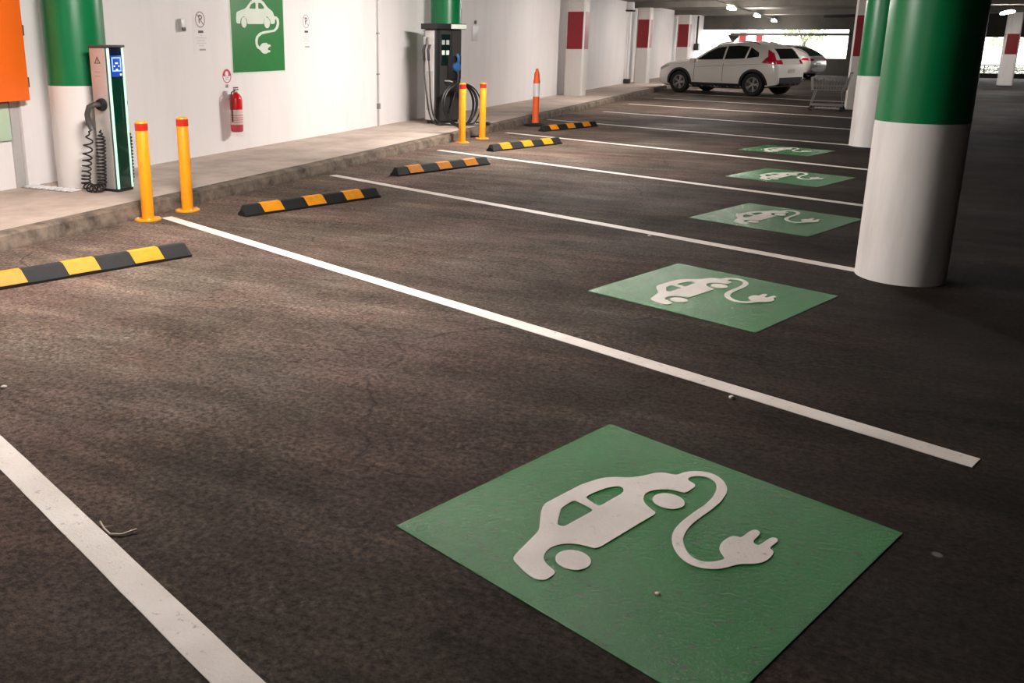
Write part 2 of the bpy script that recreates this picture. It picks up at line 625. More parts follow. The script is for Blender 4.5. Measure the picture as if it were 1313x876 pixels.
# far wall with its two wide openings, built up from pieces
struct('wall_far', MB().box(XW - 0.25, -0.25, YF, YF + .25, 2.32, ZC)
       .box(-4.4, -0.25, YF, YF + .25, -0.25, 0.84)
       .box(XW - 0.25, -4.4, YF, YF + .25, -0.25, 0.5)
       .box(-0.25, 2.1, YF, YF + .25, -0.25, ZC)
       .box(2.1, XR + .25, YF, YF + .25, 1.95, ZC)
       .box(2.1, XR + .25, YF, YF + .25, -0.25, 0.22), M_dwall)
struct('trim_1', MB().box(-6.1, -0.25, YF - .22, YF - .02, 2.0, 2.13), M_dwall)
for i, y in enumerate((6.9, 16.0, 25.1, 34.2, 43.3)):
    struct('trim_%d' % (i + 2), MB().box(XW, XR, y - .22, y + .22, ZC - .2, ZC), M_beam)

# ---------------------------------------------------------------- lamps
LZ = 2.72
def batten(x, y, label, power=1.0, length=1.25, hang=False):
    """a batten lamp whose own diffuser gives the light"""
    t = thing('batten_lamp', (x, y, LZ), label, 'ceiling lamp', 0, 'batten lamps under the ceiling')
    h = length / 2
    MB().box(-.045, .045, -h, h, .055, .10, .008).build('housing', M_lgrey, t)
    MB().box(-.08, .08, -h + .02, h - .02, -.02, .06, .02).build('diffuser', emit('lamp_diffuser', LAMP_COL, LAMP_L * power), t)
    if hang:
        for s in (-1, 1):
            MB().tube([(0, s * h * .7, .10), (0, s * h * .7, ZC - LZ)], .006, 6).build('hanger', M_dgrey, t)
    return t

LX = -3.85
batten(LX, -4.1, 'batten lamp behind the camera over the parking bays', .42)
batten(LX, 4.6, 'batten lamp over the first bays, beyond the top edge', 1.0)
batten(LX, 12.9, 'batten lamp opposite the tall black charger, beyond the top edge', 1.12)
batten(LX, 23.1, 'batten lamp short of the white cars, beyond the top edge', .65)
batten(LX, 32.6, 'lit batten lamp nearest the camera of the three hanging in line above the white cars', .5)
batten(LX, 41.7, 'middle lit batten lamp of the three hanging in line above the white cars', .5)
batten(LX, 50.8, 'farthest lit batten lamp of the three in line, just before the bright opening', .4)
batten(5.0, 39.6, 'lit batten lamp at the right edge, above the far red banded pillar', .25, length=2.4, hang=True)
batten(3.0, 29.6, 'batten lamp added over the aisle to light the car tail, unseen behind the nearest right pillar', .45, hang=True)  # added lamp, unseen behind the pillar, brightens the SUV's tailgate
# cable tray the visible lamps are fixed to
t = thing('cable_tray', (LX, 24.0, LZ + .10), 'grey cable tray running along above the row of batten lamps', 'cable tray')
MB().box(-.03, .03, -28.0, 28.0, 0, .04).build('tray', M_lgrey, t)
for k in range(13):
    MB().tube([(0, -26 + k * 4, .04), (0, -26 + k * 4, ZC - LZ - .10)], .006, 6).build('hanger', M_dgrey, t)
tp = MB().tube([(-1.0, 34.0, 2.36), (-1.0, 34.0, 2.5), (0.05, 34.0, 2.52)], .05, 10)
tag(tp.build('pipe', M_black), 'dark pipe with a short drop, under the ceiling beside the right pillars', 'pipe')

# ---------------------------------------------------------------- pillars
def round_pillar(x, y, r, z0, zband, ztop, label):
    t = thing('pillar', (x, y, z0), label, 'pillar', 0, 'round green and white pillars')
    MB().lathe([(r, 0), (r, zband - z0)], 64, cap=True).build('white_base', M_pwhite, t)
    MB().lathe([(r + .001, zband - z0), (r + .001, ztop - z0)], 64).build('green_band', M_grn, t)
    MB().lathe([(r, ztop - z0), (r, ZC - .2 - z0)], 64).build('white_top', M_pwhite, t)
    return t

round_pillar(.485, 6.93, .29, 0, 1.095, 2.6, 'thick round pillar nearest the camera at right, dark green over white')
round_pillar(.41, 16.05, .29, 0, 1.11, 2.6, 'round green and white pillar partly hidden behind the nearest right pillar')
round_pillar(-7.15, 6.85, .295, .13, 1.155, 2.6, 'round bright green and white pillar behind the charger with the coiled cable')
round_pillar(-7.1, 16.05, .295, .13, 1.155, 2.6, 'round green pillar behind the tall black charger with cables')

def square_pillar(x, y, w, d, z0, zb0, zb1, label, base=M_pgrey, side=True):
    t = thing('pillar', (x, y, z0), label, 'pillar', 0, 'square pillars with a red band')
    h = w / 2
    k = d / 2
    c = .045
    ov = [(-h + c, -k), (h - c, -k), (h, -k + c), (h, k - c), (h - c, k), (-h + c, k), (-h, k - c), (-h, -k + c)]
    top = (ZC - .2 if y < 50 else 2.9) - z0
    MB().prism(ov, 0, top).build('shaft', base, t, smooth=False)
    e = .004
    MB().box(-h + c, h - c, -k - e, -k + .01, zb0 - z0, zb1 - z0).box(-h + c, h - c, k - .01, k + e, zb0 - z0, zb1 - z0) \
        .box(-h - e, -h + .01, -k + c, k - c, zb0 - z0, zb1 - z0).box(h - .01, h + e, -k + c, k - c, zb0 - z0, zb1 - z0) \
        .build('red_band', M_red, t, smooth=False)
    return t

square_pillar(-7.07, 25.15, .54, .50, .13, 1.42, 2.43, 'square red banded pillar on the left walkway, nearest of three by the wall')
square_pillar(-7.05, 34.15, .50, .50, .13, 1.42, 2.43, 'square red banded pillar, middle of three along the left wall')
square_pillar(-7.1, 43.2, .56, .50, .13, 1.42, 2.43, 'square red banded pillar by the left wall, directly above the white car bonnet')
square_pillar(.26, 25.15, .56, .50, 0, 1.30, 2.28, 'square red banded pillar behind the shopping trolley, just left of the green pillars')
square_pillar(.28, 34.2, .56, .50, 0, 1.30, 2.28, 'square red banded pillar second in line behind the shopping trolley')
square_pillar(.28, 43.3, .56, .50, 0, 1.30, 2.28, 'square red banded pillar third in line behind the shopping trolley')
square_pillar(5.76, 43.2, .50, .50, 0, 1.225, 2.02, 'square red and white pillar across the aisle at the far right edge', M_pwhite)
square_pillar(-6.4, 61.4, .50, .40, -.05, 1.35, 2.25, 'red banded pillar outside the far opening, seen above the white car roof', M_pwhite)
square_pillar(-6.2, 70.5, .50, .40, -.05, 1.35, 2.25, 'pale pillar with a pinkish red band farthest outside the opening', M_pwhite)

# ---------------------------------------------------------------- bay lines
lab = ['white bay line running off the lower left corner of the picture',
       'long white bay line from the first yellow bollard pair to lower right',
       'white bay line ending at the foot of the nearest right pillar',
       'white bay line between the third and fourth green floor panels',
       'white bay line between the fourth and fifth green floor panels',
       'white bay line just beyond the farthest green floor panel',
       'first white bay line beyond the fifth wheel stop',
       'second white bay line beyond the fifth wheel stop',
       'faint white bay line in front of the nearer white car',
       'faint white bay line beneath the nearer white car']
for i in range(10):
    x0 = [-6.6, -7.56, -8.68, -9.69, -10.82, -12.12, -12.72, -13.9, -14.9, -15.9][i]
    x1 = [1.2, -0.83, -1.85, -2.9, -3.96, -5.0, -6.1, -7.1, -8.1, -9.2][i]
    wl = .105
    mb = MB()
    n = 60
    rr = random.Random(40 + i)
    up, lo = [], []
    for k in range(n + 1):
        xx = (x1 - x0) * k / n
        up.append((xx, wl / 2 + rr.uniform(-.0009, .0009)))
        lo.append((xx, -wl / 2 + rr.uniform(-.0009, .0009)))
    mb.prism(lo + up[::-1], 0, .003)
    o = mb.build('bay_line', M_line, smooth=False)
    o.location = bay(x0, P0 + BW * i)
    o.rotation_euler = (0, 0, BAY_ROT)
    tag(o, lab[i], 'floor marking', 'white parking bay lines')

# ---------------------------------------------------------------- EV floor symbols
SYM = [[0.406, 0.139], [0.394, 0.16], [0.354, 0.323], [0.344, 0.343], [0.276, 0.434], [0.25, 0.482], [0.249, 0.52], [0.251, 0.697], [0.271, 0.792], [0.296, 0.834], [0.341, 0.873], [0.364, 0.917], [0.375, 0.947], [0.39, 0.988], [0.411, 1.01], [0.445, 1.021], [0.454, 1.034], [0.458, 1.066], [0.476, 1.103], [0.515, 1.134], [0.552, 1.138], [0.597, 1.117], [0.635, 1.075], [0.653, 1.035], [0.669, 0.967], [0.675, 0.891], [0.676, 0.818], [0.679, 0.751], [0.69, 0.694], [0.708, 0.647], [0.732, 0.613], [0.763, 0.584], [0.791, 0.57], [0.822, 0.573], [0.846, 0.597], [0.863, 0.637], [0.858, 0.648], [0.828, 0.671], [0.813, 0.696], [0.806, 0.729], [0.807, 0.766], [0.812, 0.787], [0.827, 0.795], [0.836, 0.796], [0.836, 0.86], [0.845, 0.881], [0.863, 0.877], [0.87, 0.854], [0.872, 0.801], [0.895, 0.791], [0.899, 0.801], [0.903, 0.873], [0.919, 0.882], [0.93, 0.87], [0.929, 0.805], [0.946, 0.8], [0.955, 0.782], [0.959, 0.736], [0.952, 0.704], [0.937, 0.681], [0.904, 0.643], [0.893, 0.604], [0.875, 0.57], [0.851, 0.547], [0.819, 0.531], [0.779, 0.534], [0.739, 0.557], [0.702, 0.592], [0.674, 0.633], [0.657, 0.677], [0.647, 0.735], [0.642, 0.822], [0.642, 0.903], [0.632, 0.976], [0.613, 1.036], [0.586, 1.082], [0.552, 1.098], [0.527, 1.094], [0.498, 1.066], [0.494, 1.024], [0.548, 1.01], [0.549, 0.929], [0.535, 0.921], [0.505, 0.915], [0.476, 0.889], [0.453, 0.854], [0.451, 0.814], [0.465, 0.78], [0.491, 0.752], [0.531, 0.734], [0.557, 0.728], [0.551, 0.4], [0.542, 0.381], [0.522, 0.377], [0.48, 0.357], [0.453, 0.324], [0.443, 0.287], [0.449, 0.247], [0.464, 0.219], [0.488, 0.2], [0.546, 0.186], [0.548, 0.143], [0.547, 0.128], [0.522, 0.107], [0.472, 0.115]]
WIN1 = [[0.372, 0.408], [0.36, 0.421], [0.314, 0.496], [0.308, 0.512], [0.304, 0.579], [0.314, 0.585], [0.387, 0.582], [0.396, 0.57], [0.393, 0.423], [0.388, 0.412]]
WIN2 = [[0.319, 0.635], [0.319, 0.678], [0.33, 0.748], [0.353, 0.791], [0.377, 0.79], [0.393, 0.759], [0.393, 0.624], [0.384, 0.614], [0.33, 0.627]]
panels = [(-2.025, .80, 1.19, 1.23), (-3.38, .885, 1.18, 1.12), (-4.29, .87, 1.145, 1.17), (-5.42, .81, 1.15, 1.11), (-6.72, .79, 1.10, .97)]
plab = ['large green floor panel with a white car and plug, nearest the camera',
        'second nearest green floor panel with a white car and plug, left of the near pillar',
        'third green floor panel with a white car and plug, middle of the five',
        'fourth green floor panel with a white car and plug, second farthest',
        'farthest green floor panel with a white car and plug']
for i, (X, P, dx, dy) in enumerate(panels):
    t = thing('charging_bay_marking', bay(X, P0 + BW * i + P), plab[i], 'floor marking', BAY_ROT, 'green electric car floor panels')
    MB().prism([(0, 0), (dx, 0), (dx, dy), (0, dy)], 0, .003).build('green_panel', M_floorgreen, t, smooth=False)
    T = Matrix.Diagonal((dx / 1.19, dy / 1.23, 1, 1))
    filled('car_and_plug_symbol', [soften(soften(SYM), .006), soften(WIN1), soften(WIN2)], .003, .0055, M_floorwhite, t, T)
    filled('wheel_symbol', [ell(.537, .279, .056, .056)], .003, .0055, M_floorwhite, t, T)
    filled('wheel_symbol', [ell(.539, .831, .056, .056)], .003, .0055, M_floorwhite, t, T)

# ---------------------------------------------------------------- wheel stops
def make_stop():
    t = thing('wheel_stop', (0, 0, 0), 'x', 'wheel stop')
    # local: +x faces the aisle (front), y along the stop, front foot at x=0
    L = 1.65
    prof = [(0, 0), (0, .018), (-.048, .098), (-.062, .104), (-.100, .104), (-.112, .098), (-.15, .018), (-.15, 0)]
    st = [(0, 0), (.0, .5), (.025, .97), (.05, 1.0), (L - .05, 1.0), (L - .025, .97), (L, .5), (L, 0)]
    mb = MB()
    rings = []
    for y, s in st:
        rings.append([(x, y, z * s) if z > .02 else (x, y, z if s else 0) for x, z in prof])
    for a, b in zip(rings, rings[1:]):
        for k in range(len(prof)):
            k2 = (k + 1) % len(prof)
            mb.add([a[k], a[k2], b[k2], b[k]], [[0, 1, 2, 3]])
    mb.add(rings[0], [list(range(8))]).add(rings[-1], [list(range(8))])
    mb.build('rubber_body', M_rub, t, smooth=False)
    d = .003
    for y0 in (.21, .715, 1.20):
        y1 = y0 + .225
        pr = [(-.002 + d, .022 + d), (-.048 + d, .098 + d), (-.061 + d * .5, .104 + d), (-.100, .104 + d), (-.100, .1035), (-.061, .1035), (-.05, .096), (-.004, .022)]
        q = MB()
        # slanted ends: the panel is a parallelogram on the sloping face
        sl = lambda z: (z - .02) * -.28
        A = [(x, y0 + sl(z), z) for x, z in pr]
        B = [(x, y1 + sl(z), z) for x, z in pr]
        n = len(pr)
        for k in range(n):
            q.add([A[k], A[(k + 1) % n], B[(k + 1) % n], B[k]], [[0, 1, 2, 3]])
        q.add(A, [[0, 1, 6, 7], [1, 2, 5, 6], [2, 3, 4, 5]]).add(B, [[0, 1, 6, 7], [1, 2, 5, 6], [2, 3, 4, 5]])
        q.build('yellow_panel', M_stopyel, t, smooth=False)
    return t

stops = [(-5.99, .55), (-7.065, .555), (-8.06, .53), (-9.0, .47), (-10.475, .66)]
slab = ['black and yellow wheel stop nearest the camera, cut by the left edge',
        'second nearest black and yellow wheel stop, beyond the first bollard pair',
        'middle black and yellow wheel stop of the five',
        'fourth black and yellow wheel stop, in front of the bollards by the black charger',
        'farthest black and yellow wheel stop, right of the orange delineator post']
proto = make_stop()
for i, (X, P) in enumerate(stops):
    o = proto if i == 0 else copy_tree(proto)
    o.location = bay(X, P0 + BW * i + P)
    o.rotation_euler = (0, 0, BAY_ROT)
    tag(o, slab[i], 'wheel stop', 'black and yellow wheel stops')

# ---------------------------------------------------------------- bollards
def make_bollard(h):
    t = thing('bollard', (0, 0, 0), 'x', 'bollard')
    bp = MB().lathe([(.118, 0), (.118, .010), (.112, .013)], 32).build('base_plate', M_yel, t)
    for k in range(4):
        a = PI / 4 + k * PI / 2
        MB().lathe([(.012, .013), (.012, .022), (.006, .026)], 6, Matrix.Translation((.092 * math.cos(a), .092 * math.sin(a), 0))).build('bolt', M_lgrey, bp)
    r = .055
    MB().lathe([(r, .013), (r, h - .018), (r - .006, h - .006), (r - .02, h)], 32).build('post', M_yel, t)
    MB().lathe([(r + .0015, h - .085), (r + .0015, h - .02)], 32).build('red_band', M_redtape, t)
    return t

b0 = make_bollard(.90)
bl = ['yellow bollard with a red band, in front of the charger with coiled cable',
      'yellow bollard with a red band, right of the charger with coiled cable',
      'yellow bollard with a red band, left of the two by the tall black charger',
      'yellow bollard with a red band, right of the two by the tall black charger']
for i, (x, y, s) in enumerate([(-5.70, 6.14, 1.0), (-5.675, 6.66, 1.0), (-5.62, 13.39, 1.065), (-5.55, 14.11, 1.045)]):
    o = b0 if i == 0 else copy_tree(b0)
    o.location = (x, y, 0)
    o.scale = (1, 1, s)
    o.rotation_euler = (0, 0, .3 * i)
    tag(o, bl[i], 'bollard', 'yellow steel bollards')

# orange delineator post
t = thing('delineator_post', (-5.52, 16.89, 0), 'orange flexible delineator post with a white band and black rubber base', 'delineator post')
MB().lathe([(.225, 0), (.225, .02), (.19, .04), (.10, .05), (.08, .06)], 12).build('rubber_base', M_rub, t)
MB().lathe([(.075, .05), (.066, .09), (.064, .57)], 24).build('post', M_dorange, t)
MB().lathe([(.064, .57), (.0645, .57), (.0645, .82), (.064, .82)], 24).build('white_band', M_refl, t)
MB().lathe([(.066, .82), (.066, .86), (.058, .90), (.052, 1.00), (.040, 1.045), (.030, 1.06), (.030, 1.09), (.018, 1.105)], 24).build('handle_top', M_dorange, t)

# ---------------------------------------------------------------- charger with coiled cables
t = thing('charging_post', (-6.465, 6.575, .13), 'slim silver charging post with black front, green light strips and coiled cables', 'car charger')
H, W, D = 1.425, .225, .235       # front faces +x, local origin at the near front corner, body runs to -x and +y
MB().box(-D, -.012, .006, W - .006, .02, H - .02, .006).build('body', M_dgrey, t)
MB().box(-D - .01, .012, -.008, W + .008, H - .022, H, .006).build('top_cap', M_dgrey, t)
MB().box(-D + .01, -.005, .01, W - .01, 0, .022).build('plinth', M_black, t)
for y0, y1 in ((-.004, .008), (W - .008, W + .004)):
    MB().box(-D + .015, -.03, y0, y1, .03, H - .03, .003).build('side_panel', M_silver, t)
MB().box(-.014, .0, .035, W - .035, .03, H - .03, .002).build('front_glass', M_glassgrn, t)
MB().box(-.012, .0015, .0345, W - .0345, H - .315, H - .03, .001).build('display_housing', mat('navy_glass', (0.006, 0.012, 0.03, 1), .1), t)
for y0 in (.004, W - .034):
    MB().box(-.016, .002, y0 + .004, y0 + .026, .03, H - .03, .004).build('light_strip', M_led, t)
sc = MB().box(-.004, .003, .044, W - .044, H - .30, H - .10, .001).build('screen', M_scr, t)
fr = MB()
yl, yr, zb, zt = .052, W - .052, H - .25, H - .115
for a in ((yl, yr, zt - .012, zt), (yl, yr, zb, zb + .012), (yl, yl + .012, zb, zt), (yr - .012, yr, zb, zt)):
    fr.box(.003, .0045, *a)
fr.build('screen_frame_line', M_scrline, sc, smooth=False)
for a in ((.095, .130, H - .178, H - .165), (.075, .090, H - .205, H - .193), (.135, .150, H - .205, H - .193), (.10, .125, H - .240, H - .226), (.150, .172, H - .288, H - .272)):
    MB().box(.0031, .0048, *a).build('screen_symbol', M_scrwhite, sc, smooth=False)
# warning triangle and print on the near side panel
SM = Matrix(((1, 0, 0, 0), (0, 0, -1, -.0042), (0, 1, 0, 0), (0, 0, 0, 1)))       # local xy -> side face
filled('warning_triangle', [[(-.165, H - .175), (-.085, H - .175), (-.125, H - .105)], [(-.15, H - .167), (-.1, H - .167), (-.125, H - .123)], [(-.129, H - .162), (-.121, H - .162), (-.121, H - .135), (-.129, H - .135)]], 0, .001, M_ink, t, SM)
for xa, xb, z in ((-.17, -.10, H - .26), (-.17, -.10, H - .30), (-.15, -.09, H - .515)):
    MB().box(xa, xb, -.0052, -.0041, z, z + .012).build('printed_line', M_ink2, t, smooth=False)
def holster(side):
    s = -1 if side == 'near' else 1
    y = -.004 if s < 0 else W + .004
    R = Matrix.Translation((-.105, y, .86)) @ Matrix.Rotation(PI / 2 * (1 if s < 0 else -1), 4, 'X')
    h = MB().lathe([(.062, 0), (.062, .02), (.052, .05), (.040, .055), (.036, .02)], 24, R).build('socket_ring', M_black, t)
    # plug body pushed in the socket, curved grip hanging down behind it
    MB().tube([(-.105, y + s * .03, .86), (-.12, y + s * .085, .865), (-.165, y + s * .12, .84), (-.195, y + s * .12, .77), (-.195, y + s * .11, .69), (-.165, y + s * .10, .62)], .028, 12).build('plug_handle', M_dgrey, h)
    # coil: out of the grip, down, around a U and back up to the body
    path = []
    top1 = Vector((-.215, y + s * .10, .60))
    bot1 = Vector((-.30, y + s * .115, .10))
    bot2 = Vector((-.125, y + s * .075, .10))
    top2 = Vector((-.10, y + s * .062, .62))
    N1 = 60
    for i in range(N1):
        path.append(top1.lerp(bot1, i / N1))
    cc = (bot1 + bot2) / 2
    ra = (bot2 - bot1) / 2
    for i in range(24):
        a = PI * i / 24
        path.append(cc - ra * math.cos(a) + Vector((0, 0, -.065)) * math.sin(a))
    for i in range(N1 + 1):
        path.append(bot2.lerp(top2, i / N1))
    # resample by arc length, tighter turns low down where the coil bunches
    cum = [0.0]
    for a, b in zip(path, path[1:]):
        cum.append(cum[-1] + (b - a).length)
    Ltot = cum[-1]
    def at(sv):
        k = 0
        while k < len(cum) - 2 and cum[k + 1] < sv:
            k += 1
        f = (sv - cum[k]) / max(1e-9, cum[k + 1] - cum[k])
        return path[k].lerp(path[k + 1], min(1, max(0, f)))
    pts = []
    steps = 900
    ph = 0.0
    for i in range(steps + 1):
        sv = Ltot * i / steps
        p = at(sv)
        q = at(min(Ltot, sv + .01)) - at(max(0, sv - .01))
        q.normalize()
        n1 = Vector((0, 1, 0))
        n2 = q.cross(n1).normalized()
        fr_ = sv / Ltot
        pitch = .085 if fr_ < .2 else (.055 if fr_ < .34 else .034)
        ph += 2 * PI * (Ltot / steps) / pitch
        rad = .041 * min(1, fr_ * 14, (1 - fr_) * 14)
        pts.append(p + (n1 * math.cos(ph) + n2 * math.sin(ph)) * rad)
    MB().tube([(-.165, y + s * .10, .64), (-.18, y + s * .10, .62), top1], .009, 8).tube(pts, .0082, 6).build('coiled_cable', M_black, t)
holster('near')
holster('far')

# floor grille at the foot of the left pillar
t = thing('floor_grille', (-7.32, 6.42, .13), 'pale slotted grille lying on the walkway at the foot of the left green pillar', 'grille')
MB().box(-.47, .43, -.075, .075, 0, .006).build('frame', M_mgrey, t, smooth=False)
for k in range(11):
    x = -.45 + k * .086
    MB().box(x, x + .045, -.07, .07, .006, .02, .004).build('bar', M_refl, t)

# ---------------------------------------------------------------- tall black fast charger
ang = BAY_ROT
t = thing('charging_station', (-6.78, 14.9, .13), 'tall black fast charger with a blue plug and hanging cables, before green pillar', 'car charger', ang)
M_fpan = mat('charcoal_panel', (0.035, 0.033, 0.032, 1), 0.35)
# local: front faces +x, origin at the near front corner, width along +y, depth to -x
W2, D2, H2 = .64, .30, 1.79
MB().box(-D2, -.02, 0, W2, .05, H2 - .1, .01).build('body', M_dgrey, t)
MB().box(-D2 + .03, -.04, .03, W2 - .03, 0, .05).build('plinth', M_black, t)
MB().box(-D2 - .05, .07, -.06, W2 + .06, H2 - .10, H2, .008).build('canopy', M_black, t)
MB().box(.07, .074, .30, W2 + .055, H2 - .09, H2 - .012).build('canopy_light', M_signwhite, t, smooth=False)
MB().box(-D2 + .015, -.05, -.006, .002, .07, H2 - .12, .003).build('side_panel', M_pwhite, t)
MB().box(-D2 + .04, -.08, -.009, -.004, .25, .95, .003).build('side_vent', M_lgrey, t)
MB().box(-.022, 0, .0, .10, .06, H2 - .11, .006).build('front_trim', M_black, t)
MB().box(-.022, -.002, .10, .36, .06, H2 - .11, .004).build('front_panel', M_fpan, t)
MB().box(-.022, .002, .36, .405, .06, H2 - .11, .004).build('front_trim', M_black, t)
MB().box(-.022, -.002, .405, W2 - .005, .06, H2 - .11, .004).build('front_panel', M_fpan, t)
d_ = MB().box(-.004, .004, .12, .345, 1.05, 1.60, .003).build('display', M_glassblk, t)
for z0, z1, st in ((1.42, 1.50, M_lgrey), (1.24, 1.32, M_signwhite)):
    for y0 in (.135, .245):
        MB().box(.003, .006, y0, y0 + .075, z0, z1).build('lit_panel', st, d_, smooth=False)
MB().box(.0, .035, .28, W2 - .03, .80, 1.22, .012).build('holster_box', M_black, t)
MB().lathe([(.085, 0), (.085, .05), (.06, .085), (.03, .09)], 24, Matrix.Translation((.035, .46, 1.02)) @ Matrix.Rotation(PI / 2, 4, 'Y')).build('blue_plug', M_blue, t)
MB().tube([(.06, .46, 1.06), (.11, .455, 1.12), (.12, .45, 1.19), (.08, .45, 1.25)], .028, 10).build('plug_grip', M_blue, t)
MB().tube([(.02, .20, .78), (.10, .24, .78), (.12, .30, .76)], .012, 8).build('cable_hook', M_lgrey, t)
# side holster with two slim plugs
for k, xx in enumerate((-.22, -.10)):
    sh = MB().box(xx - .028, xx + .028, -.10, -.005, 1.42, 1.56, .012).build('side_holster', M_lgrey, t)
    MB().tube([(xx, -.06, 1.45), (xx, -.11, 1.32), (xx + .01, -.10, 1.14)], .024, 10).build('plug_handle', M_black, sh)
def smooth_path(ctrl, n=16):
    ctrl = [Vector(c) for c in ctrl]
    P = [ctrl[0]] + ctrl + [ctrl[-1]]
    out = []
    for i in range(1, len(P) - 2):
        a, b, c, d = P[i - 1:i + 3]
        for k in range(n):
            u = k / n
            out.append(.5 * ((2 * b) + (c - a) * u + (2 * a - 5 * b + 4 * c - d) * u * u + (3 * b - a - 3 * c + d) * u ** 3))
    out.append(ctrl[-1])
    return out
MB().tube(smooth_path([(-.21, -.10, 1.16), (-.17, -.13, .9), (-.08, -.16, .55), (.0, -.16, .20), (.16, -.16, .03), (.40, -.10, .03), (.60, .0, .02)]), .014, 8).build('charging_cable', M_black, t)
MB().tube(smooth_path([(-.09, -.10, 1.16), (-.03, -.13, .85), (.03, -.16, .45), (.12, -.14, .12), (.30, -.06, .03), (.52, .06, .02)]), .014, 8).build('charging_cable', M_black, t)
MB().tube(smooth_path([(.08, .46, 1.0), (.12, .44, .8), (.11, .36, .5), (.12, .26, .25), (.22, .12, .1)]), .014, 8).build('charging_cable', M_black, t)
rl = random.Random(11)
for k in range(5):
    ry = .31 + .03 * k + rl.uniform(-.01, .01)
    rz = .36 + rl.uniform(-.03, .02)
    cy = .27 + rl.uniform(-.05, .05)
    top = .74
    x = .26 + .028 * k
    pts = []
    for i in range(48):
        a = 2 * PI * i / 48
        pts.append((x + .05 * math.cos(a) + .06 * (1 - math.sin(a)) * .5, cy + ry * math.cos(a), max(.015, top - rz + rz * math.sin(a) - (0.06 if math.sin(a) < 0 else 0) * abs(math.sin(a)))))
    MB().tube(pts, .014, 8, closed=True).build('cable_loop', M_black, t)
MB().tube(smooth_path([(.5, .1, .02), (.72, .30, .02), (.80, .55, .03), (.6, .8, .02), (.35, .7, .02)]), .014, 8).build('charging_cable', M_black, t)
# cable tail hanging over the kerb to the tarmac behind the bollard
MB().tube(smooth_path([(.55, -.02, .02), (.82, -.22, .02), (.97, -.32, .01), (1.02, -.36, -.09), (1.10, -.30, -.115), (1.22, -.12, -.115)]), .014, 8).build('charging_cable', M_black, t)

# ---------------------------------------------------------------- things on the left wall
# local frame for wall things: x along +y of the world, y up, z out of the wall
WM = lambda y, z: Matrix(((0, 0, 1, XW), (1, 0, 0, y), (0, 1, 0, z), (0, 0, 0, 1)))
def wall_thing(name, y, z, label, cat, group=None, off=0.0):
    o = thing(name, (0, 0, 0), label, cat, 0, group)
    o.matrix_world = WM(y, z) @ Matrix.Translation((0, 0, off))
    return o

WSYM = [[10.109, 1.831], [10.104, 1.9], [10.12, 1.976], [10.211, 2.002], [10.323, 2.029], [10.399, 2.09], [10.463, 2.136], [10.527, 2.162], [10.653, 2.167], [10.756, 2.133], [10.837, 2.064], [10.965, 2.008], [11.004, 1.941], [11.06, 1.943], [11.114, 1.907], [11.121, 1.839], [11.083, 1.776], [11.002, 1.731], [10.834, 1.711], [10.682, 1.691], [10.594, 1.648], [10.573, 1.6], [10.576, 1.551], [10.616, 1.515], [10.639, 1.539], [10.684, 1.569], [10.792, 1.576], [10.812, 1.551], [10.878, 1.551], [10.888, 1.526], [10.82, 1.508], [10.807, 1.477], [10.873, 1.47], [10.871, 1.445], [10.805, 1.44], [10.771, 1.422], [10.695, 1.428], [10.644, 1.46], [10.624, 1.478], [10.551, 1.503], [10.523, 1.551], [10.517, 1.611], [10.542, 1.66], [10.619, 1.709], [10.728, 1.734], [10.97, 1.756], [11.028, 1.787], [11.061, 1.844], [11.057, 1.893], [11.02, 1.911], [11.009, 1.843], [10.953, 1.836], [10.904, 1.835], [10.895, 1.896], [10.824, 1.94], [10.748, 1.892], [10.735, 1.831], [10.354, 1.824], [10.347, 1.889], [10.275, 1.93], [10.202, 1.885], [10.193, 1.827], [10.167, 1.826]]
WW1 = [[10.404, 2.031], [10.46, 2.092], [10.545, 2.119], [10.564, 2.102], [10.559, 2.031]]
WW2 = [[10.624, 2.116], [10.691, 2.113], [10.762, 2.062], [10.749, 2.037], [10.618, 2.035]]
t = wall_thing('charging_sign', 9.995, 1.18, 'green wall sign with a white car, cable and plug, above the fire extinguisher', 'sign')
MB().prism([(-.025, -.025), (1.26, -.025), (1.26, 1.375), (-.025, 1.375)], 0, .004).build('pale_border', M_signwhite, t, smooth=False)
MB().prism([(0, 0), (1.235, 0), (1.235, 1.35), (0, 1.35)], .004, .008).build('green_panel', M_signgreen, t, smooth=False)
T = Matrix.Translation((-9.995, -1.18, 0))
filled('car_and_plug_symbol', [soften(soften(WSYM), .006), soften(WW1), soften(WW2)], .008, .0105, M_signwhite, t, T)
filled('wheel_symbol', [ell(10.277, 1.845, .06, .070)], .008, .0105, M_signwhite, t, T)
filled('wheel_symbol', [ell(10.818, 1.849, .07, .074)], .008, .0105, M_signwhite, t, T)

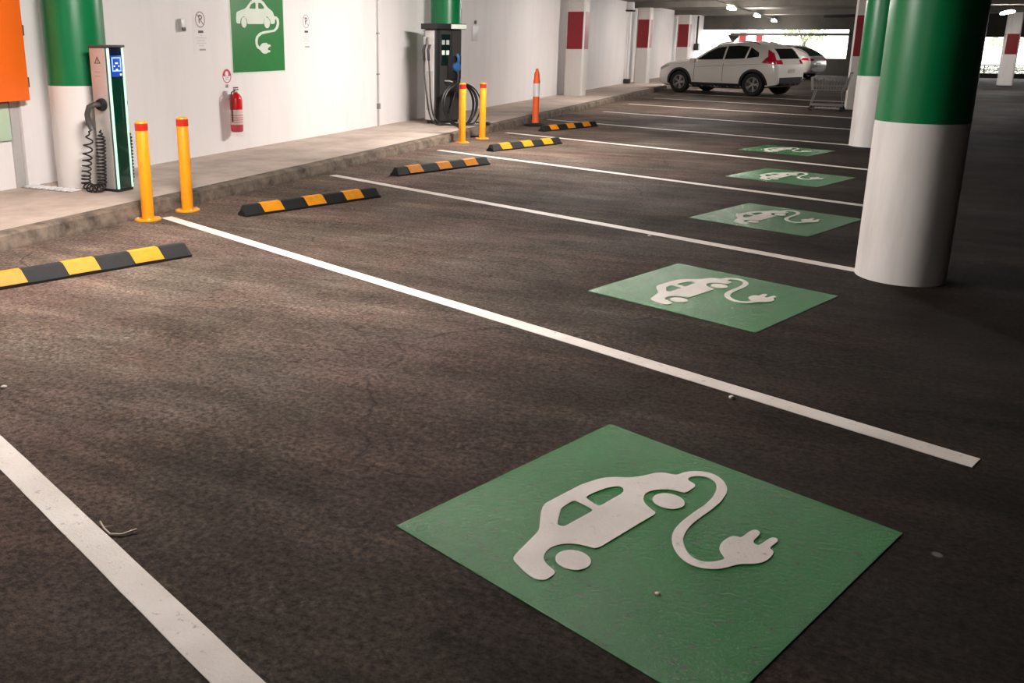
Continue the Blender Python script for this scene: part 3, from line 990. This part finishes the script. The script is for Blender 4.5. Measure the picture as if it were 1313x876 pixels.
def notice(y, z, w, label, faint):
    t = wall_thing('parking_notice', y, z, label, 'notice', 'no parking notices on the wall')
    MB().prism([(-w / 2, 0), (w / 2, 0), (w / 2, .56), (-w / 2, .56)], 0, .002).build('sheet', M_paper, t, smooth=False)
    c = .43
    filled('ring', [ell(0, c, .095, .10), ell(0, c, .083, .088)], .002, .003, M_ink2 if faint else M_ringred, t)
    text_mesh('letter_p', 'P', .15, M_ink, t, Matrix.Translation((0, c, .0032)))
    a = Matrix.Translation((0, c, 0)) @ Matrix.Rotation(-.8, 4, 'Z')
    MB().prism([(-.085, -.007), (.085, -.007), (.085, .007), (-.085, .007)], .0032, .0044, a).build('slash', M_ink2 if faint else M_ringred, t, smooth=False)
    MB().prism([(-.05, .265), (.05, .265), (.05, .295), (-.05, .295)], .002, .003).build('arrow_bar', M_ink, t, smooth=False)
    q = MB()
    for k, hw in enumerate((.03, .11, .07, .10, .05)):
        zz = .235 - k * .032
        q.prism([(-hw, zz - .006), (hw, zz - .006), (hw, zz + .006), (-hw, zz + .006)], .002, .0028)
    q.build('text_lines', mat_pale_ink, t, smooth=False)
    MB().prism([(-.045, .045), (.08, .045), (.08, .068), (-.045, .068)], .002, .0028).build('text_line', M_ink2, t, smooth=False)
M_ringred = mat('faded_ring_red', (0.33, 0.20, 0.23, 1), 0.6)
mat_pale_ink = mat('pale_ink', (0.68, 0.64, 0.64, 1), 0.6)
notice(9.36, 1.43, .30, 'white no parking notice left of the green wall sign', False)
notice(11.85, 1.46, .30, 'white no parking notice right of the green wall sign', True)

t = wall_thing('wall_switch', 8.98, 1.71, 'small grey switch box on the wall, left of the no parking notices', 'switch box')
MB().box(-.045, .045, 0, .15, 0, .05, .012).build('housing', M_lgrey, t)
MB().box(-.035, .035, .008, .05, .05, .058, .006).build('lower_cover', M_black, t)

# extinguisher
t = wall_thing('fire_extinguisher', 9.87, .40, 'red fire extinguisher hanging on the wall below the green sign', 'fire extinguisher')
VZ = Matrix.Translation((0, 0, .115)) @ Matrix.Rotation(-PI / 2, 4, 'X')
MB().lathe([(.07, 0), (.082, .012), (.085, .10)], 32, VZ).build('red_base', M_exred2, t)
MB().lathe([(.0845, .10), (.0845, .30)], 32, VZ).build('body_label', M_clear, t)
MB().lathe([(.085, .30), (.085, .43), (.075, .475), (.045, .505), (.028, .515), (.028, .53)], 32, VZ).build('red_shoulder', M_exred, t)
MB().lathe([(.022, .53), (.022, .56), (.015, .57)], 16, VZ).build('valve', M_lgrey, t)
MB().box(-.03, .055, .555, .57, .10, .13, .004).box(-.03, .05, .58, .595, .10, .13, .004).build('handle', M_black, t)
MB().tube([(-.02, .55, .115), (-.09, .53, .12), (-.105, .45, .12), (-.10, .25, .12), (-.095, .14, .12)], .010, 8).build('hose', M_ink, t)
MB().box(-.05, .05, .44, .50, 0, .05, .004).build('bracket', M_lgrey, t)
q = MB()
for k, z in enumerate((.13, .16, .19, .22)):
    q.lathe([(.0853, z), (.0853, z + .008)], 32, VZ, cap=False)
q.build('label_lines', M_exred2, t)
# round extinguisher sign
t = wall_thing('extinguisher_sign', 9.85, 1.14, 'round red and white fire extinguisher sign above the extinguisher', 'sign')
filled('disc', [ell(0, 0, .092, .092, 40)], 0, .002, M_paper, t)
filled('red_half', [[(.09 * math.cos(a), .09 * math.sin(a)) for a in [PI * k / 24 for k in range(25)]], ell(0, .03, .035, .035)], .002, .003, M_signred, t)
filled('red_rim', [ell(0, 0, .092, .092, 40), ell(0, 0, .080, .080, 40)], .003, .0035, M_signred, t)
q = MB()
for zz, hw in ((-.022, .045), (-.045, .038)):
    q.prism([(-hw, zz - .004), (hw, zz - .004), (hw, zz + .004), (-hw, zz + .004)], .002, .0028)
q.build('text_lines', M_ink2, t, smooth=False)
tag_ = wall_thing('inspection_tag', 9.84, .985, 'small dark inspection tag beneath the round extinguisher sign', 'tag')
MB().box(-.03, .03, 0, .045, 0, .004).build('plate', M_ink2, tag_, smooth=False)
filled('arrow', [[(-.015, .03), (.015, .036), (.004, .008)]], .004, .006, M_ink, tag_)

# conduit, small white plate, hydrant style panel further right
t = wall_thing('conduit', 14.13, .13, 'thin vertical grey conduit on the white wall left of the black charger', 'conduit')
MB().tube([(0, 0, .02), (0, ZC - .13, .02)], .016, 10).build('tube', M_lgrey, t)
MB().box(-.03, .03, .30, .40, 0, .05, .006).build('junction_box', M_mgrey, t)
for z in (.9, 1.6, 2.3):
    MB().box(-.03, .03, z, z + .02, 0, .037).build('clip', M_mgrey, t)
t = wall_thing('wall_plate', 18.7, 1.62, 'small white plate with a grey knob on the wall beyond the black charger', 'wall plate')
MB().box(-.17, .17, 0, .32, 0, .02, .004).build('plate', M_refl, t)
MB().lathe([(.04, .02), (.04, .05), (.02, .06)], 16, Matrix.Translation((0, .40, -.02))).build('grey_knob', M_mgrey, t)
t = wall_thing('downpipe', 33.55, .13, 'white downpipe with a dark foot beside the middle red banded wall pillar', 'downpipe', off=.022)
MB().tube([(0, .15, .09), (0, 2.55, .09)], .05, 14).build('tube', M_refl, t)
MB().box(-.12, .12, 0, .17, .0, .20, .01).build('dark_foot', M_black, t)
t = wall_thing('speaker_box', 33.4, 2.64, 'small white box on a dark bracket high on the left wall', 'wall box')
MB().box(-.16, .16, .115, .39, .02, .24, .01).build('housing', M_refl, t)
MB().box(-.22, .22, .06, .11, 0, .26, .004).build('bracket', M_black, t)
t = wall_thing('downpipe', 49.6, .13, 'dark grey downpipe with a box at its foot in the far left corner', 'downpipe', off=.022)
MB().tube([(0, 1.4, .08), (0, 2.85, .08)], .05, 12).build('tube', M_dgrey, t)
MB().box(-.25, .25, 1.1, 1.45, 0, .22, .01).build('box', M_dgrey, t)

# orange cabinet at the top left and what is below it
t = wall_thing('orange_cabinet', 5.62, 1.02, 'bright orange wall cabinet with small hinges at the upper left edge', 'cabinet', off=.022)
MB().box(-.55, .80, 0, 1.6, 0, .15, .004).build('body', mat('orange_side', (0.55, 0.07, 0.02, 1), .5), t)
MB().box(-.56, .81, -.005, 1.605, .15, .17, .004).build('door', M_orange, t)
for z in (.12, .62, 1.2):
    MB().box(.802, .83, z, z + .10, .11, .165, .003).build('hinge', M_dgrey, t)
struct('trim_7', MB().box(XW, XW + .06, 6.42, 6.56, .13, ZC), M_wall)
t = wall_thing('pale_board', 5.88, .62, 'pale green board on the white wall under the orange cabinet', 'board')
MB().box(-.4, .42, 0, .37, 0, .03, .004).build('board', M_palegrn, t)
t = wall_thing('grey_post', 6.36, .13, 'slim grey upright on the wall under the orange cabinet', 'post')
MB().box(-.05, .05, 0, .885, 0, .03, .006).build('upright', M_lgrey, t)

# ---------------------------------------------------------------- cars
def catmull(vals, u):
    n = len(vals)
    i = min(int(u), n - 2)
    f = u - i
    a, b, c, d = vals[max(i - 1, 0)], vals[i], vals[i + 1], vals[min(i + 2, n - 1)]
    return .5 * (2 * b + (c - a) * f + (2 * a - 5 * b + 4 * c - d) * f * f + (3 * b - a - 3 * c + d) * f ** 3)

def make_car(name, loc, rz, label, stations, paint, glass, wheels, side_windows, rear_glass, front_glass, tail_polys, rear_items, tail_lamp):
    """local frame: x from the nose to the tail, y to the left side (towards camera is -y), z up"""
    t = thing(name, loc, label, 'car', rz)
    # station: x, zbot, zbelt, ztop, wsill, wmid, wbelt, wroof
    NU, rows = 72, []
    for i in range(NU + 1):
        u = (len(stations) - 1) * i / NU
        x, zb, zt_, zr, ws, wm, wb, wr = [catmull([s[k] for s in stations], u) for k in range(8)]
        sec = [(0, zb), (ws * .8, zb), (ws, zb + .05), (wm, zb + (zt_ - zb) * .38), (wm, zb + (zt_ - zb) * .62), (wb + .012, zt_ - .03), (wb, zt_),
               (wb + (wr - wb) * .5, zt_ + (zr - zt_) * .46), (wr, zt_ + (zr - zt_) * .86), (wr * .86, zt_ + (zr - zt_) * .95), (wr * .5, zr - .004), (0, zr)]
        rows.append((x, sec))
    mb = MB()
    n = 12
    ring_n = 2 * n - 2
    for x, sec in rows:
        ring = [(x, -y, z) for y, z in sec] + [(x, y, z) for y, z in sec[-2:0:-1]]
        mb.v += [Vector(q) for q in ring]
    for i in range(NU):
        for j in range(ring_n):
            j2 = (j + 1) % ring_n
            mb.f.append([i * ring_n + j, i * ring_n + j2, (i + 1) * ring_n + j2, (i + 1) * ring_n + j])
    mb.f.append(list(range(ring_n))[::-1])
    mb.f.append([NU * ring_n + j for j in range(ring_n)])
    body = mb.build('body', paint, t, ang=50)
    # wheel wells
    cut = MB()
    for wx, wr_ in wheels:
        for s in (-1, 1):
            cut.lathe([(wr_ + .055, 0), (wr_ + .055, .34)], 40, Matrix.Translation((wx, s * .98, wr_)) @ Matrix.Rotation(PI / 2 * s, 4, 'X'))
    cutter = cut.build('cutter', M_black, t)
    md = body.modifiers.new('b', 'BOOLEAN')
    md.object = cutter
    md.operation = 'DIFFERENCE'
    md.solver = 'EXACT'
    bpy.context.view_layer.update()
    tree_me = body.data.copy()
    dg = bpy.context.evaluated_depsgraph_get()
    me = bpy.data.meshes.new_from_object(body.evaluated_get(dg))
    body.modifiers.clear()
    body.data = me
    me.polygons.foreach_set('use_smooth', [True] * len(me.polygons))
    me.set_sharp_from_angle(angle=math.radians(42))
    bpy.data.objects.remove(cutter)
    if len(me.materials) < 2:
        me.materials.append(M_black)
    me.materials[1] = M_black
    for f in me.polygons:
        f.material_index = 0
        for wx, wr_ in wheels:
            c = f.center
            d = math.hypot(c.x - wx, c.z - wr_)
            if abs(c.y) > .3 and (d < wr_ + .045 or (d < wr_ + .06 and abs(f.normal.y) < .3)) and not (abs(f.normal.y) > .5 and abs(c.y) > .7):
                f.material_index = 1
    bmt = bmesh.new()
    bmt.from_mesh(tree_me)
    tree = BVHTree.FromBMesh(bmt)

    def project(name_, poly, axis, material, off=.006, sub=5, parent=t, thick=.012):
        bm = bmesh.new()
        vs = [bm.verts.new((p[0], p[1], 0)) for p in poly]
        bm.faces.new(vs)
        bmesh.ops.triangulate(bm, faces=bm.faces[:])
        for _ in range(sub):
            es = [e for e in bm.edges if e.calc_length() > .09]
            if not es:
                break
            bmesh.ops.subdivide_edges(bm, edges=es, cuts=1)
            bmesh.ops.triangulate(bm, faces=bm.faces[:])
        out = []
        for q in bm.verts:
            a, b = q.co.x, q.co.y
            if axis in ('near', 'far'):
                s = -1 if axis == 'near' else 1
                hit = tree.ray_cast(Vector((a, s * 3, b)), Vector((0, -s, 0)))
                p = hit[0] if hit[0] else Vector((a, s * .6, b))
                nn = hit[1] if hit[0] else Vector((0, s, 0))
            else:
                s = -1 if axis == 'front' else 1
                hit = tree.ray_cast(Vector((s * 6 + 2, a, b)), Vector((-s, 0, 0)))
                p = hit[0] if hit[0] else Vector((2 + s * 2, a, b))
                nn = hit[1] if hit[0] else Vector((s, 0, 0))
            out.append((p + nn * off, p - nn * (thick - off)))
        m2 = MB()
        bm.verts.index_update()
        k = len(out)
        fs = [[w.index for w in f.verts] for f in bm.faces]
        m2.v = [o[0] for o in out] + [o[1] for o in out]
        m2.f = fs + [[i + k for i in f[::-1]] for f in fs]
        for e in bm.edges:
            if e.is_boundary:
                a, b = e.verts[0].index, e.verts[1].index
                m2.f.append([a, b, b + k, a + k])
        bm.free()
        return m2.build(name_, material, parent, ang=60)

    for s in ('near', 'far'):
        for poly in side_windows:
            project('side_window', poly, s, glass, .004)
        for poly in tail_polys:
            project('tail_lamp', poly, s, tail_lamp, .010)
        project('headlamp', [(.12, .80), (.42, .92), (.62, .97), (.50, .86), (.14, .72)], s, M_headlight, .006)
        for x in (stations_door):
            project('door_seam', [(x, .42), (x + .012, .42), (x + .012, .98), (x, .98)], s, M_dgrey, .002)
        project('sill_cladding', [(wheels[0][0] + .42, .20), (wheels[1][0] - .42, .20), (wheels[1][0] - .42, .36), (wheels[0][0] + .42, .36)], s, M_black, .008)
        for hx in (stations_handle):
            project('door_handle', [(hx, .90), (hx + .20, .91), (hx + .20, .94), (hx, .93)], s, paint, .022, thick=.03)
        for wx, wr_ in wheels:
            ss = -1 if s == 'near' else 1
            strip = []
            for k in range(24):
                a0, a1 = PI * (-.04 + 1.08 * k / 24), PI * (-.04 + 1.08 * (k + 1) / 24)
                strip.append([(wx + rad * math.cos(a), wr_ + rad * math.sin(a)) for rad, a in
                              ((wr_ + .052, a0), (wr_ + .125, a0), (wr_ + .125, a1), (wr_ + .052, a1))])
            q = MB()
            for quad in strip:
                o_, i_ = [], []
                for a, b in quad:
                    hit = tree.ray_cast(Vector((a, ss * 3, max(b, .26))), Vector((0, -ss, 0)))
                    p = hit[0] if hit[0] else Vector((a, ss * .8, b))
                    o_.append(Vector((a, p.y + ss * .010, b)))
                    i_.append(Vector((a, p.y - ss * .05, b)))
                q.add(o_ + i_, [[0, 1, 2, 3], [7, 6, 5, 4], [0, 4, 5, 1], [1, 5, 6, 2], [2, 6, 7, 3], [3, 7, 4, 0]])
            q.build('wheel_arch', M_black, t, smooth=False)
        ss = -1 if s == 'near' else 1
        project('crease_shade', [(1.55, .845), (4.0, .99), (4.0, .998), (1.55, .853)], s, M_mgrey, .003)  # thin grey strip paints the shade line of the body crease
        rr_ = []
        for k in range(13):
            x = 2.1 + 1.5 * k / 12
            hit = tree.ray_cast(Vector((x, ss * .56, 3)), Vector((0, 0, -1)))
            lift = .035 if 0 < k < 12 else -.01
            if hit[0]:
                rr_.append((x, ss * .56, hit[0].z + lift))
        MB().tube(rr_, .018, 8).build('roof_rail', M_mgrey, t)
        MB().box(1.42, 1.60, min(ss * .90, ss * 1.08), max(ss * .90, ss * 1.08), .99, 1.12, .03).build('mirror', paint, t)
    project('rear_window', rear_glass, 'rear', glass, .006)
    project('windscreen', front_glass, 'front', glass, .006)
    for nm, poly, mt in rear_items:
        project(nm, poly, 'rear', mt, .012)
    for wx, wr_ in wheels:
        for s in (-1, 1):
            wt = bpy.data.objects.new('wheel', None)
            C.objects.link(wt)
            wt.parent = t
            wt.location = (wx, s * .80, wr_)
            wt.rotation_euler = (PI / 2 * (1 if s < 0 else -1), 0, 0)
            r = wr_
            MB().lathe([(r * .66, -.10), (r * .93, -.11), (r, -.085), (r, .085), (r * .93, .11), (r * .66, .10), (r * .64, .02), (r * .64, -.08)], 40, cap=False).build('tyre', M_tyre, wt)
            rim = MB().lathe([(r * .645, -.06), (r * .645, .09), (r * .60, .092), (r * .585, -.02)], 40, cap=False).lathe([(.06, -.02), (.06, .07), (.02, .08)], 16)
            for k in range(5):
                for d in (-.16, .16):
                    a = 2 * PI * k / 5
                    rim.tube([(.04 * math.cos(a), .04 * math.sin(a), .06), (r * .61 * math.cos(a + d), r * .61 * math.sin(a + d), .075)], .020, 6)
            rim.build('rim', M_rim, wt)
            MB().lathe([(r * .58, -.03), (r * .58, -.02)], 32).build('brake_disc', M_dgrey, wt)
    bmt.free()
    return t

st1 = [(0.00, .36, .66, .72, .52, .60, .56, .40),
       (0.06, .26, .78, .85, .66, .74, .70, .52),
       (0.25, .22, .87, .95, .78, .84, .80, .62),
       (0.60, .20, .95, 1.03, .84, .895, .855, .70),
       (1.05, .20, 1.00, 1.08, .86, .90, .865, .74),
       (1.40, .20, 1.02, 1.13, .86, .90, .86, .72),
       (1.85, .20, 1.04, 1.42, .86, .90, .86, .64),
       (2.25, .20, 1.06, 1.60, .86, .90, .86, .62),
       (2.75, .20, 1.08, 1.67, .86, .90, .86, .61),
       (3.25, .21, 1.11, 1.66, .86, .90, .86, .60),
       (3.70, .23, 1.14, 1.60, .85, .90, .85, .58),
       (4.02, .26, 1.14, 1.50, .82, .89, .84, .57),
       (4.20, .29, 1.10, 1.32, .78, .86, .81, .60),
       (4.32, .32, 1.02, 1.12, .74, .82, .77, .62),
       (4.40, .36, .90, .96, .68, .76, .72, .60)]
stations_door, stations_handle = (1.50, 2.55), (2.20, 3.20)
rzc = math.atan2(-.42, .907)
cosr, sinr = math.cos(rzc), math.sin(rzc)
def car_loc(px, py, wx, half=.92):
    # tyre contact (px,py) is on the near side at local (wx,-half)
    return (px - (wx * cosr + half * sinr), py - (wx * sinr - half * cosr), 0)
win1 = [[(1.52, 1.075), (2.50, 1.105), (2.50, 1.50), (2.20, 1.46), (1.85, 1.30)],
        [(2.56, 1.105), (3.26, 1.14), (3.30, 1.50), (2.95, 1.53), (2.56, 1.51)],
        [(3.33, 1.145), (3.72, 1.20), (3.68, 1.32), (3.36, 1.48)]]
tail1 = [[(3.86, 1.02), (4.30, .98), (4.26, 1.12), (4.14, 1.30), (3.92, 1.42), (4.02, 1.20)]]
rg1 = [(-.58, 1.14), (.58, 1.14), (.54, 1.44), (-.54, 1.44)]
fg1 = [(-.66, 1.17), (.66, 1.17), (.56, 1.54), (-.56, 1.54)]
ri1 = [('tail_lamp', [(-.78, .98), (-.54, .98), (-.54, 1.10), (-.76, 1.10)], M_taillight),
       ('tail_lamp', [(.54, .98), (.78, .98), (.76, 1.10), (.54, 1.10)], M_taillight),
       ('number_plate', [(-.20, .72), (.20, .72), (.20, .83), (-.20, .83)], M_plate),
       ('rear_bumper', [(-.68, .34), (.68, .34), (.68, .58), (-.68, .58)], M_black)]
make_car('car', car_loc(-2.73, 29.77, 3.62), rzc,
         'white compact SUV parked nose to the wall, nearer of the two cars', st1, M_carwhite, M_carglass,
         [(.95, .35), (3.62, .35)], win1, rg1, fg1, tail1, ri1, M_taillight)
st2 = [(0.00, .36, .64, .70, .52, .60, .56, .40),
       (0.06, .26, .74, .81, .66, .74, .70, .52),
       (0.25, .20, .82, .90, .78, .84, .80, .62),
       (0.60, .18, .89, .97, .84, .895, .855, .70),
       (1.05, .18, .93, 1.01, .86, .90, .865, .74),
       (1.40, .18, .95, 1.08, .86, .90, .86, .72),
       (1.85, .18, .97, 1.34, .86, .90, .86, .62),
       (2.25, .18, .98, 1.48, .86, .90, .86, .60),
       (2.75, .18, 1.00, 1.54, .86, .90, .86, .59),
       (3.25, .19, 1.02, 1.52, .86, .90, .86, .58),
       (3.70, .21, 1.04, 1.42, .85, .90, .85, .56),
       (4.05, .25, 1.05, 1.25, .82, .89, .83, .58),
       (4.25, .29, 1.02, 1.10, .78, .86, .80, .62),
       (4.36, .33, .94, .99, .72, .80, .74, .60),
       (4.42, .38, .84, .88, .66, .74, .68, .56)]
win2 = [[(1.52, 1.00), (2.50, 1.03), (2.50, 1.38), (2.20, 1.35), (1.85, 1.22)],
        [(2.56, 1.03), (3.26, 1.06), (3.30, 1.38), (2.95, 1.41), (2.56, 1.40)]]
tail2 = [[(4.02, .88), (4.34, .86), (4.30, .97), (4.10, .99)]]
rg2 = [(-.66, 1.05), (.66, 1.05), (.56, 1.47), (-.56, 1.47)]
ri2 = [('tail_lamp', [(-.72, .84), (-.46, .84), (-.46, .93), (-.72, .95)], M_taillight),
       ('tail_lamp', [(.46, .84), (.72, .84), (.72, .95), (.46, .93)], M_taillight),
       ('number_plate', [(-.20, .66), (.20, .66), (.20, .77), (-.20, .77)], M_plate),
       ('rear_bumper', [(-.64, .38), (.64, .38), (.64, .52), (-.64, .52)], M_black)]
stations_door, stations_handle = (1.50, 2.55), (2.20, 3.15)
make_car('car', car_loc(-2.45, 44.6, 3.60), rzc,
         'white hatchback with a sloping dark blue rear window, farther car partly hidden behind the SUV', st2, M_carwhite2, M_carglass2,
         [(.95, .335), (3.60, .335)], win2, rg2, fg1, tail2, ri2, M_taillight)

# ---------------------------------------------------------------- shopping trolley
t = thing('shopping_trolley', (-.40, 24.15, 0), 'wire shopping trolley standing in front of the red banded pillars at right', 'shopping trolley', -.08)
q = MB()
def bk(u, v, z):      # basket taper
    return (-.42 + u * .84, (-.26 + v * .52) * (1 - .18 * (1 - u)), z)
for z, s in ((.50, .92), (.60, .95), (.70, .98), (.80, 1.0)):
    q.tube([(bk(a, b, z)[0] * s, bk(a, b, z)[1] * s, z) for a, b in ((0, 0), (1, 0), (1, 1), (0, 1))], .005, 6, closed=True)
for k in range(13):
    u = k / 12
    for v in (0, 1):
        a, b = bk(u, v, .5), bk(u, v, .8)
        q.tube([(a[0] * .92, a[1] * .92, .5), b], .0035, 5)
for k in range(9):
    v = k / 8
    for u in (0, 1):
        a, b = bk(u, v, .5), bk(u, v, .8)
        q.tube([(a[0] * .92, a[1] * .92, .5), b], .0035, 5)
    a, b = bk(0, v, .5), bk(1, v, .5)
    q.tube([(a[0] * .92, a[1] * .92, .5), (b[0] * .92, b[1] * .92, .5)], .0035, 5)
q.build('basket', M_wire, t)
f = MB()
for s in (-1, 1):
    f.tube([(.46, s * .25, .92), (.42, s * .25, .80), (.30, s * .24, .46), (.36, s * .24, .14), (-.38, s * .17, .14)], .013, 8)
    f.tube([(-.38, s * .17, .14), (-.30, s * .19, .48)], .011, 8)
f.build('frame', M_wire, t)
MB().tube([(.46, -.27, .92), (.46, .27, .92)], .018, 10).build('push_handle', M_dgrey, t)
tr = MB().tube([(.36, -.24, .16), (.36, .24, .16), (-.38, .17, .16), (-.38, -.17, .16)], .008, 6, closed=True)
for k in range(11):
    u = k / 10
    x = -.38 + .74 * u
    w = .17 + .07 * u
    tr.tube([(x, -w, .16), (x, w, .16)], .004, 5)
    tr.tube([(x, -w, .16), (x, -w, .05 + .0)], .0035, 5)
tr.tube([(-.38, -.17, .055), (.36, -.24, .055)], .005, 5)
tr.build('lower_rack', M_wire, t)
for x, y in ((.34, .23), (.34, -.23), (-.36, .16), (-.36, -.16)):
    MB().lathe([(.05, -.014), (.05, .014)], 20, Matrix.Translation((x, y, .05)) @ Matrix.Rotation(PI / 2, 4, 'X')).build('castor', M_tyre, t)

# ---------------------------------------------------------------- outside the far openings
struct('wall_outer', MB().box(-8.8, -8.5, YF + .25, 78, -.2, 3.0), M_wall)
t = thing('hanging_sign', (-5.98, 52.42, 0), 'small dark sign hanging in the far opening, left of the red pillar', 'sign')
MB().prism([(-.28, 0), (.30, 0), (.30, -.12), (.05, -.34), (-.08, -.34)], -.02, .02, Matrix.Translation((0, 0, 2.05)) @ Matrix.Rotation(PI / 2, 4, 'X')).build('board', M_dgrey, t, smooth=False)
MB().tube([(0, 0, 2.04), (0, 0, 2.33)], .015, 6).build('hanger', M_dgrey, t)
t = thing('railing', (1.95, YF + .45, -.05), 'low metal railing outside the bright far right opening', 'railing')
r = MB().tube([(0, 0, .66), (14.5, 0, .66)], .022, 8).build('top_rail', M_dgrey, t)
MB().tube([(0, 0, .42), (14.5, 0, .42)], .015, 8).build('middle_rail', M_dgrey, t)
for k in range(15):
    MB().box(k * 1.03 - .02, k * 1.03 + .02, -.02, .02, 0, .66).build('post', M_dgrey, t, smooth=False)

def foliage(n, rx, ry, rz, size, seed, cz):
    rr = random.Random(seed)
    q = MB()
    while len(q.f) < n:
        p = Vector((rr.uniform(-1, 1), rr.uniform(-1, 1), rr.uniform(-1, 1)))
        if p.length > 1 or (p.length < .55 and rr.random() < .7):
            continue
        c = Vector((p.x * rx, p.y * ry, cz + p.z * rz))
        a = Vector((rr.gauss(0, 1), rr.gauss(0, 1), rr.gauss(0, 1))).normalized()
        b = a.orthogonal().normalized()
        d = a.cross(b)
        s = size * rr.uniform(.6, 1.3)
        q.add([c - b * s, c + d * s * .45, c + b * s, c - d * s * .45], [[0, 1, 2, 3]])
    return q
for i, (x, y, lb, sd, sz) in enumerate([(-3.4, 76, 'pale green tree beyond the far opening, left of the gap above the farther car', 1, 1.0),
                                        (9.5, 72, 'leafy tree beyond the far right opening', 2, 1.1)]):
    t = thing('tree', (x, y, -.05), lb, 'tree')
    MB().lathe([(.16, 0), (.12, 1.2), (.09, 2.2)], 10).tube([(0, 0, 1.6), (.5, .1, 2.6)], .05, 6).tube([(0, 0, 1.7), (-.5, -.2, 2.7)], .05, 6).build('trunk', M_bark, t)
    fo = foliage(1100, 1.7 * sz, 1.5 * sz, 1.25 * sz, .13, sd, 2.7).build('foliage', M_leaf, t, smooth=False)
    fo['kind'] = 'stuff'
t = thing('hedge', (9.0, 55.5, -.05), 'low grey green hedge beyond the railing at the far right', 'hedge')
fo = foliage(5000, 7.0, .5, .32, .055, 5, .26).build('foliage', M_hedge, t, smooth=False)
fo['kind'] = 'stuff'

# ---------------------------------------------------------------- litter on the floor
def pebble(x, y, s, label, material, seed):
    rr = random.Random(seed)
    bm = bmesh.new()
    bmesh.ops.create_icosphere(bm, subdivisions=2, radius=1)
    q = MB()
    bm.verts.index_update()
    k = [rr.uniform(.8, 1.2) for _ in range(3)]
    vs = [Vector((v.co.x * s * k[0], v.co.y * s * k[1], v.co.z * s * .5)) * (1 + rr.uniform(-.12, .12)) for v in bm.verts]
    q.add(vs, [[w.index for w in f.verts] for f in bm.faces])
    bm.free()
    o = q.build('pebble', material)
    o.location = (x, y, s * .38)
    return tag(o, label, 'pebble')
pebble(-.326, 4.066, .016, 'pale pebble beside the long white bay line at right of centre', M_pebble, 1)
pebble(-3.468, 2.689, .012, 'pale pebble on the tarmac at the left edge above the near line', M_pebble, 2)
pebble(-1.388, 7.484, .020, 'pale pebble on the tarmac right of centre, above the second green panel', M_pebble, 3)
pebble(-.344, 2.388, .010, 'small brown pebble lying on the nearest green panel below the white plug cable', M_twig, 4)
tw = MB().tube([(-.075, .035, .010), (-.045, .0, .006), (-.01, -.03, .005), (.03, -.03, .006), (.07, .0, .010)], .0035, 6).tube([(-.05, .005, .007), (-.02, .012, .012)], .0022, 5)
o = tw.build('twig', M_twig)
o.location = (-2.06, 1.96, .0)
o.rotation_euler = (0, 0, .35)
tag(o, 'dry forked twig lying beside the near white bay line', 'twig')
